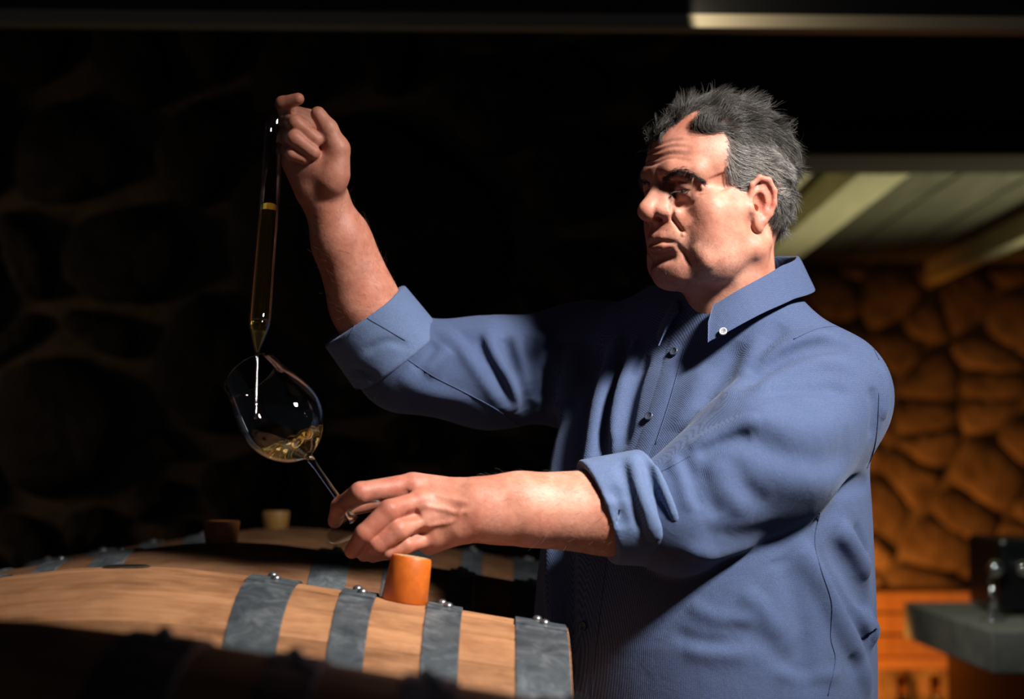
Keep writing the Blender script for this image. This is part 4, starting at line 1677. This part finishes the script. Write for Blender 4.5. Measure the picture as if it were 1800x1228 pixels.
    # --- trousers and shoes (below the frame)
    tr = Field()
    hip = np.array([TORSO_C[0], TORSO_C[1], 0.0])
    tr.ell(hip + np.array([0, 0, .88]), (.19, .185, .14), 0)
    for sx in (1, -1):
        lg = np.array([sx * .10, 0, 0]) @ TA
        tr.chain([hip + lg + np.array([0, 0, .84]), hip + lg * 1.05 + np.array([0, 0, .48]), hip + lg * 1.1 + np.array([0, 0, .05])], [.105, .078, .066], .03)
    trm, _ = tr.mesh('trousers', (-.1, 1.95, -.05), (.65, 2.65, 1.05), .009)
    new_obj('trousers', trm, M['trousers'], person)
    for sx in (1, -1):
        sf = Field()
        c0 = hip + np.array([sx * .11, -.03, 0]) @ TA
        c1 = hip + np.array([sx * .13, .17, 0]) @ TA
        sf.cap(c0 + np.array([0, 0, .048]), c1 + np.array([0, 0, .042]), .048, .04, 0)
        sfm, _ = sf.mesh('shoe', np.minimum(c0, c1) - .07, np.maximum(c0, c1) + .12, .008)
        new_obj('shoe', sfm, M['shoe'], person)
# ---------------------------------------------------------------- barrels
B_R0, B_HALF, N_ST = 0.340, 0.500, 30
B_TOP = 1.156


def b_rad(x):
    return B_R0 - 0.0172 * (math.sqrt(1 + (x / 0.1) ** 2) - 1)


def stave_mesh(mat):
    xs = np.linspace(-B_HALF, B_HALF, 17)
    vs, fs = [], []
    for x in xs:
        r_ = b_rad(x)
        w_ = math.pi / N_ST - 0.0003 / r_
        for rr, aa in ((r_ - .0008, -w_), (r_, -w_ * .8), (r_ + .0002, 0), (r_, w_ * .8), (r_ - .0008, w_), (r_ - .027, w_), (r_ - .027, -w_)):
            vs.append((x, rr * math.sin(aa), rr * math.cos(aa)))
    m = 7
    for i in range(16):
        for j in range(m):
            k = (j + 1) % m
            fs.append((i * m + j, i * m + k, (i + 1) * m + k, (i + 1) * m + j))
    fs += [tuple(range(m)), tuple(16 * m + j for j in range(m))[::-1]]
    bm = bmesh.new()
    me = mesh_from('t', vs, fs)
    bm.from_mesh(me)
    bpy.data.meshes.remove(me)
    me = from_bm('stave', bm)
    me.materials.append(M[mat])
    me.polygons.foreach_set('use_smooth', np.ones(len(me.polygons), dtype=bool))
    me.set_sharp_from_angle(angle=R(35))
    return me


def band_mesh(name, x0, x1, a0, a1, n, lift, th):
    """curved steel strip round the barrel from angle a0 to a1 (0 = top, positive towards the camera)"""
    vs, fs = [], []
    full = abs(a1 - a0) > 359
    cnt = n if full else n + 1
    prof = [(x0, lift), (x0 + .0012, lift + th), ((x0 + x1) / 2, lift + th), (x1 - .0012, lift + th), (x1, lift)]
    for i in range(cnt):
        a = R(a0 + (a1 - a0) * i / n)
        for x, l in prof:
            r_ = b_rad(x) + l
            vs.append((x, -r_ * math.sin(a), r_ * math.cos(a)))
    m = len(prof)
    for i in range(n if not full else n):
        j = (i + 1) % cnt
        if not full and i + 1 > n:
            break
        for k in range(m - 1):
            fs.append((i * m + k, i * m + k + 1, j * m + k + 1, j * m + k))
    if not full:
        fs.append(tuple(range(m)))
        fs.append(tuple(n * m + k for k in range(m))[::-1])
    bm = bmesh.new()
    me = mesh_from('t', vs, fs)
    bm.from_mesh(me)
    bpy.data.meshes.remove(me)
    me = from_bm(name, bm)
    me.materials.append(M['galv'])
    me.polygons.foreach_set('use_smooth', np.ones(len(me.polygons), dtype=bool))
    me.set_sharp_from_angle(angle=R(40))
    return me


def rivet_mesh():
    bm = bmesh.new()
    bmesh.ops.create_uvsphere(bm, u_segments=16, v_segments=8, radius=0.0058)
    bmesh.ops.scale(bm, vec=(1, 1, .75), verts=bm.verts)
    me = from_bm('rivet', bm)
    me.materials.append(M['rivet'])
    me.polygons.foreach_set('use_smooth', np.ones(len(me.polygons), dtype=bool))
    return me


ST_OAK, ST_SHADED, RV = stave_mesh('oak'), stave_mesh('oak_shaded'), rivet_mesh()
HOOPS = [(.140, .195), (.245, .284), (.341, .381), (.440, .499)]
HM = []
for a, b in HOOPS:
    for lo, hi in ((a, b), (-b, -a)):
        HM.append(((lo + hi) / 2, band_mesh('hoop', lo, hi, 0, 360, 72, .0002, .0016), band_mesh('hoop_lap', lo, hi, -9, 4.5, 8, .0016, .0017)))
head_me = lathe_mesh('barrel_head', [(0, .0), (.252, .0), (.252, .022), (0, .022)], 40, (B_HALF - .06, 0, 0), (1, 0, 0))
ring_me = lathe_mesh('bung_hole', [(.0245, .0), (.0245, .0010), (.026, .0010), (.027, 0)], 32)
hole_me = lathe_mesh('bung_hole_dark', [(0, .0013), (.0247, .0013), (.0247, .0009)], 32)
hole_me.materials.append(M['hole_shade'])
ring_me.materials.append(M['timber'])


def barrel(xc, Y, label, spin, opened=False, ST=None):
    ST = ST or ST_OAK
    b = empty('wine_barrel', (xc, Y, B_TOP - B_R0))
    tag(b, label, 'barrel', 'row of oak wine barrels')
    for i in range(N_ST):
        s_ = new_obj('stave', ST, None, b)
        s_.rotation_euler = (2 * math.pi * (i + .0) / N_ST, 0, 0)
        s_.location = (0, 0, 0)
    for k, (xm, hm_, lm) in enumerate(HM):
        h_ = new_obj('hoop', hm_, None, b)
        sp = spin[k // 2]
        h_.rotation_euler = (R(sp), 0, 0)
        l_ = new_obj('hoop_lap', lm, None, h_)
        for da, dx in ((-4.8, -.004), (.9, .004)):
            rv = new_obj('rivet', RV, None, h_)
            a = R(da)
            r_ = b_rad(xm + dx) + .0045
            rv.location = (xm + dx, -r_ * math.sin(a), r_ * math.cos(a))
            rv.rotation_euler = (a, 0, 0)
    for s_ in (0, math.pi):
        hd = new_obj('barrel_head', head_me, M['oak'], b)
        hd.rotation_euler = (0, 0, s_)
    if opened:
        rg = new_obj('bung_hole', ring_me, M['oak'], b, True)
        rg.location = (0, 0, B_R0 - .0005)
        new_obj('hole_shade_disc', hole_me, None, rg)  # flat dark disc stands for the shade inside an uncut hole
    return b


BX = -0.437
B_MAIN = barrel(BX, 1.95, 'lit oak barrel in the foreground with open bung hole and four steel hoops', (2, 2, 2, 3), True)
barrel(BX + .017, 1.25, 'nearest oak barrel, in deep shadow along the bottom edge', (1, 2, 1, 2))
barrel(BX, 2.65, 'shadowed oak barrel right behind the lit one, brown bung in its top', (1, -2, 2, 1), False, ST_SHADED)
barrel(BX, 3.35, 'farthest oak barrel below the stone wall, pale bung in its top', (0, 1, 2, 1), False, ST_SHADED)

# timber racks under the barrels
for i, (x, lab) in enumerate(((BX - .07, 'timber rack rail under the left ends of the barrels'), (BX + .07, 'timber rack rail under the right ends of the barrels'))):
    rk = empty('barrel_rack', (x, 2.3, 0))
    tag(rk, lab, 'rack', 'barrel racks')
    zt_ = B_TOP - 2 * B_R0
    box('rail', (-.05, -1.45, zt_ - .12), (.05, 1.45, zt_), M['timber'], rk)
    for y in (-1.3, 0, 1.3):
        box('leg', (-.05, y - .05, 0), (.05, y + .05, zt_ - .12), M['timber'], rk)

# silicone bungs
def bung(px, py_base, Y, x, z, r_lo, r_hi, h, label, mat, tilt=0.0):
    prof = [(0, 0), (r_lo * .93, 0), (r_lo, .002), (r_hi, h - .0025), (r_hi * .95, h), (r_hi * .86, h), (r_hi * .82, h - .0012), (0, h - .0012)]
    o = new_obj('bung', lathe_mesh('bung', prof, 40), M[mat], None, True)
    o.data.set_sharp_from_angle(angle=R(50))
    o.location = (x, Y, z)
    o.rotation_euler = (0, tilt, 0)
    tag(o, label, 'bung', 'silicone bungs')
    return o


xb = wx(712, 1.95)
sl = math.atan(.0172 * (xb - BX) / .1 / math.sqrt(.01 + (xb - BX) ** 2))
bu = bung(0, 0, 1.95, xb, B_TOP - B_R0 + b_rad(xb - BX) - .001, .0265, .0230, .052, 'bright orange bung standing on the lit barrel between two hoops', 'silicone', sl)
tp_ = new_obj('bung_top', lathe_mesh('bung_top', [(0, .0514), (.0188, .0514), (.0188, .0522), (0, .0522)], 32), M['worn'], bu)
tag(tp_, 'pale scuffed top')
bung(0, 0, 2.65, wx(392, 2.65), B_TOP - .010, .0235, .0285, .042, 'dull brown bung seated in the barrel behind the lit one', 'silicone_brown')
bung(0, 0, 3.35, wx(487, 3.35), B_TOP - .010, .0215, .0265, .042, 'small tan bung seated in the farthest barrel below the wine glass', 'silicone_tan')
# ---------------------------------------------------------------- wine thief (glass pipette) and wine glass


def tube_shell(name, pts, ro, wall, seg=28):
    a = sweep_mesh(name, pts, ro, seg, False)
    b = sweep_mesh(name + '_in', pts, [max(r_ - wall, .0004) for r_ in ro], seg, False)
    bm = bmesh.new()
    bm.from_mesh(b)
    for f_ in bm.faces:
        f_.normal_flip()
    bm.from_mesh(a)
    n = len(pts)
    bm.verts.ensure_lookup_table()
    nb_ = n * seg
    for base in (0, (n - 1) * seg):
        for j in range(seg):
            k = (j + 1) % seg
            bm.faces.new((bm.verts[base + j], bm.verts[base + k], bm.verts[nb_ + base + k], bm.verts[nb_ + base + j]))
    me = bpy.data.meshes.new(name)
    bm.to_mesh(me)
    bm.free()
    return me


KPX = 1 / 1385.0
TH = [(450, 735, 2.055, 3.0), (452, 640, 2.086, 3.2), (452.5, 620, 2.092, 4.0), (453, 611, 2.096, 6.5), (455.5, 580, 2.110, 16.0), (456.5, 568, 2.116, 18.8),
      (458, 550, 2.122, 19.2), (465, 460, 2.160, 18.8), (474, 350, 2.210, 18.2), (478, 270, 2.245, 17.6), (480, 235, 2.260, 17.4), (483, 215, 2.266, 17.0),
      (491, 201, 2.268, 15.5), (505, 194, 2.268, 13.0), (520, 195, 2.268, 11.0), (535, 200, 2.267, 10.0), (546, 206, 2.266, 10.0), (552, 210, 2.265, 11.5)]
TH = [(a, b, y - .05 * min(max((y - 2.055) / .21, 0), 1), r_) for a, b, y, r_ in TH]
tp = spline([at(*t[:3]) for t in TH], 120)
tr_ = spline([(t[3] * KPX, 0, 0) for t in TH], 120)[:, 0]
th_o = new_obj('wine_thief', tube_shell('wine_thief', tp, list(tr_), .0016), M['thin_glass'], None, True)
tag(th_o, 'long glass wine thief held upright in the raised hand, filled with golden wine', 'wine thief')
lev = at(474, 352, 2.173)[2]
inner = [i for i in range(120) if 14 < i and tp[i][2] < lev]
lq = new_obj('wine', sweep_mesh('wine', tp[inner], [max(tr_[i] - .0021, .0008) for i in inner], 28, True), M['wine_deep'], th_o, True)
lq.data.set_sharp_from_angle(angle=R(50))
# rings and drops on the glass
for px, py, Y in ((463, 252, 2.25), (492, 262, 2.25)):
    pass

GF, GR = at(625, 918, 1.985), at(440, 657, 2.070)
GL = float(np.linalg.norm(GR - GF))
GA = (GR - GF) / GL
hb = GL * .425
bowl_h = GL - hb
outer = [(.0048, 0), (.0075, .0035), (.016, .009), (.027, .0165), (.0375, .028), (.0450, .0405), (.0492, .054), (.0503, .066),
         (.0490, .080), (.0458, .096), (.0415, .112), (.0362, bowl_h)]
om = spline([(a, b, 0) for a, b in outer], 44)[:, :2]
wall = .0011
glass = empty('wine_glass', GF)
tag(glass, 'tilted stemmed wine glass with a splash of white wine, held by its foot', 'wine glass')
prof = [(r_, h_) for r_, h_ in om] + [(max(r_ - wall, 0), h_ + (0.0016 if i == 0 else 0)) for i, (r_, h_) in reversed(list(enumerate(om)))]
prof[-1] = (0, .004)
bo = new_obj('bowl', lathe_mesh('bowl', [(0, -.0005)] + prof, 72, GA * hb, GA), M['thin_glass'], glass, True)
so = new_obj('stem', lathe_mesh('stem', [(0, .004), (.0062, .004), (.0046, .010), (.0038, .022), (.0036, hb * .5), (.0038, hb - .014), (.0046, hb - .005), (.0048, hb), (0, hb)],
                                24, (0, 0, 0), GA), M['glass'], glass, True)
fo = new_obj('foot', lathe_mesh('foot', [(0, 0), (.036, 0), (.0375, .0006), (.0375, .0014), (.030, .0022), (.014, .0034), (.0062, .0058), (0, .0060)],
                                64, (0, 0, 0), GA), M['thin_glass'], glass, True)

# the wine in the bowl, surging up the right side
wf = Field()
hs, rs = om[:, 1], om[:, 0]
Gc = GF + GA * hb


def wine_fn(p):
    q = p - Gc
    h_ = q @ GA
    rho = np.linalg.norm(q - h_[:, None] * GA, axis=1)
    rin = np.interp(h_, hs, rs) - wall - .0004
    d = np.maximum((rho - rin) * .75, .004 - h_)
    px_ = 900 + (p[:, 0]) / p[:, 1] * F_PX
    x = (px_ - 455) / 115
    top = wz(789, 2.03) + .030 * np.clip(x, 0, 1) ** 1.3 - .006 * np.exp(-((x - 1.02) / .1) ** 2)
    top = top + np.clip(x * 1.6, 0.1, 1) * (.0034 * np.sin(x * 9 + p[:, 1] * 110) + .0018 * np.sin(x * 19 - p[:, 1] * 190 + 1) + .0008 * np.sin(x * 31 + p[:, 1] * 260))
    return np.maximum(d, (p[:, 2] - top) * .7)


wf.add(wine_fn, Gc, 9, 'u', 0)
wm, _ = wf.mesh('wine', Gc - .075, Gc + .12, .001, slack=2.0)
wo = new_obj('wine', wm, M['wine'], glass)
wo.location = -GF

# ---------------------------------------------------------------- far room: counter, machine, shelf
cn = empty('stone_counter', (1.07, 3.84, 0))
tag(cn, 'grey stone counter with a thick slab top at the lower right edge', 'counter')
box('slab', (0, 0, .815), (1.3, .86, .912), M['counter'], cn, .006)
box('base', (.10, .06, 0), (1.3, .80, .815), M['black'], cn, .004)

mc = empty('coffee_machine', (1.20, 4.22, .912))
tag(mc, 'black machine with chrome knobs and a curved chrome spout on the counter', 'machine')
box('housing', (0, 0, 0.012), (.42, .30, .19), M['black'], mc, .012)
box('foot', (.03, .03, 0), (.39, .27, .012), M['black'], mc)
for x in (-.018, .052):
    bm = bmesh.new()
    bmesh.ops.create_uvsphere(bm, u_segments=24, v_segments=16, radius=.021)
    k = new_obj('knob', from_bm('knob', bm), M['chrome'], mc, True)
    k.location = (x, -.022, .118)
sp_ = spline([(.115, -.01, .16), (.105, -.05, .15), (.085, -.06, .11), (.075, -.06, .06), (.078, -.055, .02)], 20)
new_obj('spout', sweep_mesh('spout', sp_, .011, 12), M['chrome'], mc, True)
rod = empty('steel_stand', (1.145, 4.10, .912))
tag(rod, 'slim upright steel stand on the counter corner left of the black machine', 'stand')
new_obj('post', sweep_mesh('post', [(0, 0, .008), (0, 0, .10)], .009, 14), M['chrome'], rod, True)
new_obj('base', lathe_mesh('base', [(0, 0), (.028, 0), (.028, .006), (.012, .008), (0, .008)], 24), M['chrome'], rod, True)

shf = empty('shelf_table', (1.02, 5.05, 0))
tag(shf, 'low wooden shelf table against the far wall behind the man', 'table')
box('table_top', (0, 0, .69), (.62, .40, .722), M['crate'], shf, .003)
box('shelf', (.02, .02, .34), (.60, .38, .362), M['crate'], shf, .002)
for x in (0, .57):
    for y in (0, .35):
        box('leg', (x, y, 0), (x + .05, y + .05, .69), M['crate'], shf)
cr = empty('wooden_crate', (1.05, 5.10, .722))
tag(cr, 'wooden crate glowing orange in the lamplight beside his back', 'crate')
for k in range(3):
    box('plank', (0, -.006, .004 + k * .064), (.33, .008, .062 + k * .064), M['crate'], cr, .002)
    box('plank', (0, .252, .004 + k * .064), (.33, .264, .062 + k * .064), M['crate'], cr, .002)
    for x in (0, .318):
        box('plank', (x, .008, .004 + k * .064), (x + .012, .252, .062 + k * .064), M['crate'], cr, .002)
box('base', (0, 0, 0), (.33, .26, .006), M['crate'], cr)
bprof = [(0, 0), (.034, 0), (.037, .004), (.037, .185), (.033, .205), (.016, .235), (.014, .24), (.014, .29), (.0165, .292), (.0165, .302), (.0, .302)]
bme = lathe_mesh('wine_bottle', bprof, 24)
bme.materials.append(M['amber'])
bme.polygons.foreach_set('use_smooth', np.ones(len(bme.polygons), dtype=bool))
for i, (x, y) in enumerate(((1.07, 5.12), (1.16, 5.14), (1.255, 5.12), (1.35, 5.13), (1.45, 5.12))):
    o = new_obj('wine_bottle', bme)
    o.location = (x, y, .362)
    tag(o, ['amber bottle on the low shelf, leftmost of five', 'amber bottle on the low shelf, second from the left', 'amber bottle in the middle of the low shelf',
            'amber bottle on the low shelf, second from the right', 'amber bottle on the low shelf, rightmost of five'][i], 'bottle', 'amber bottles on the low shelf')
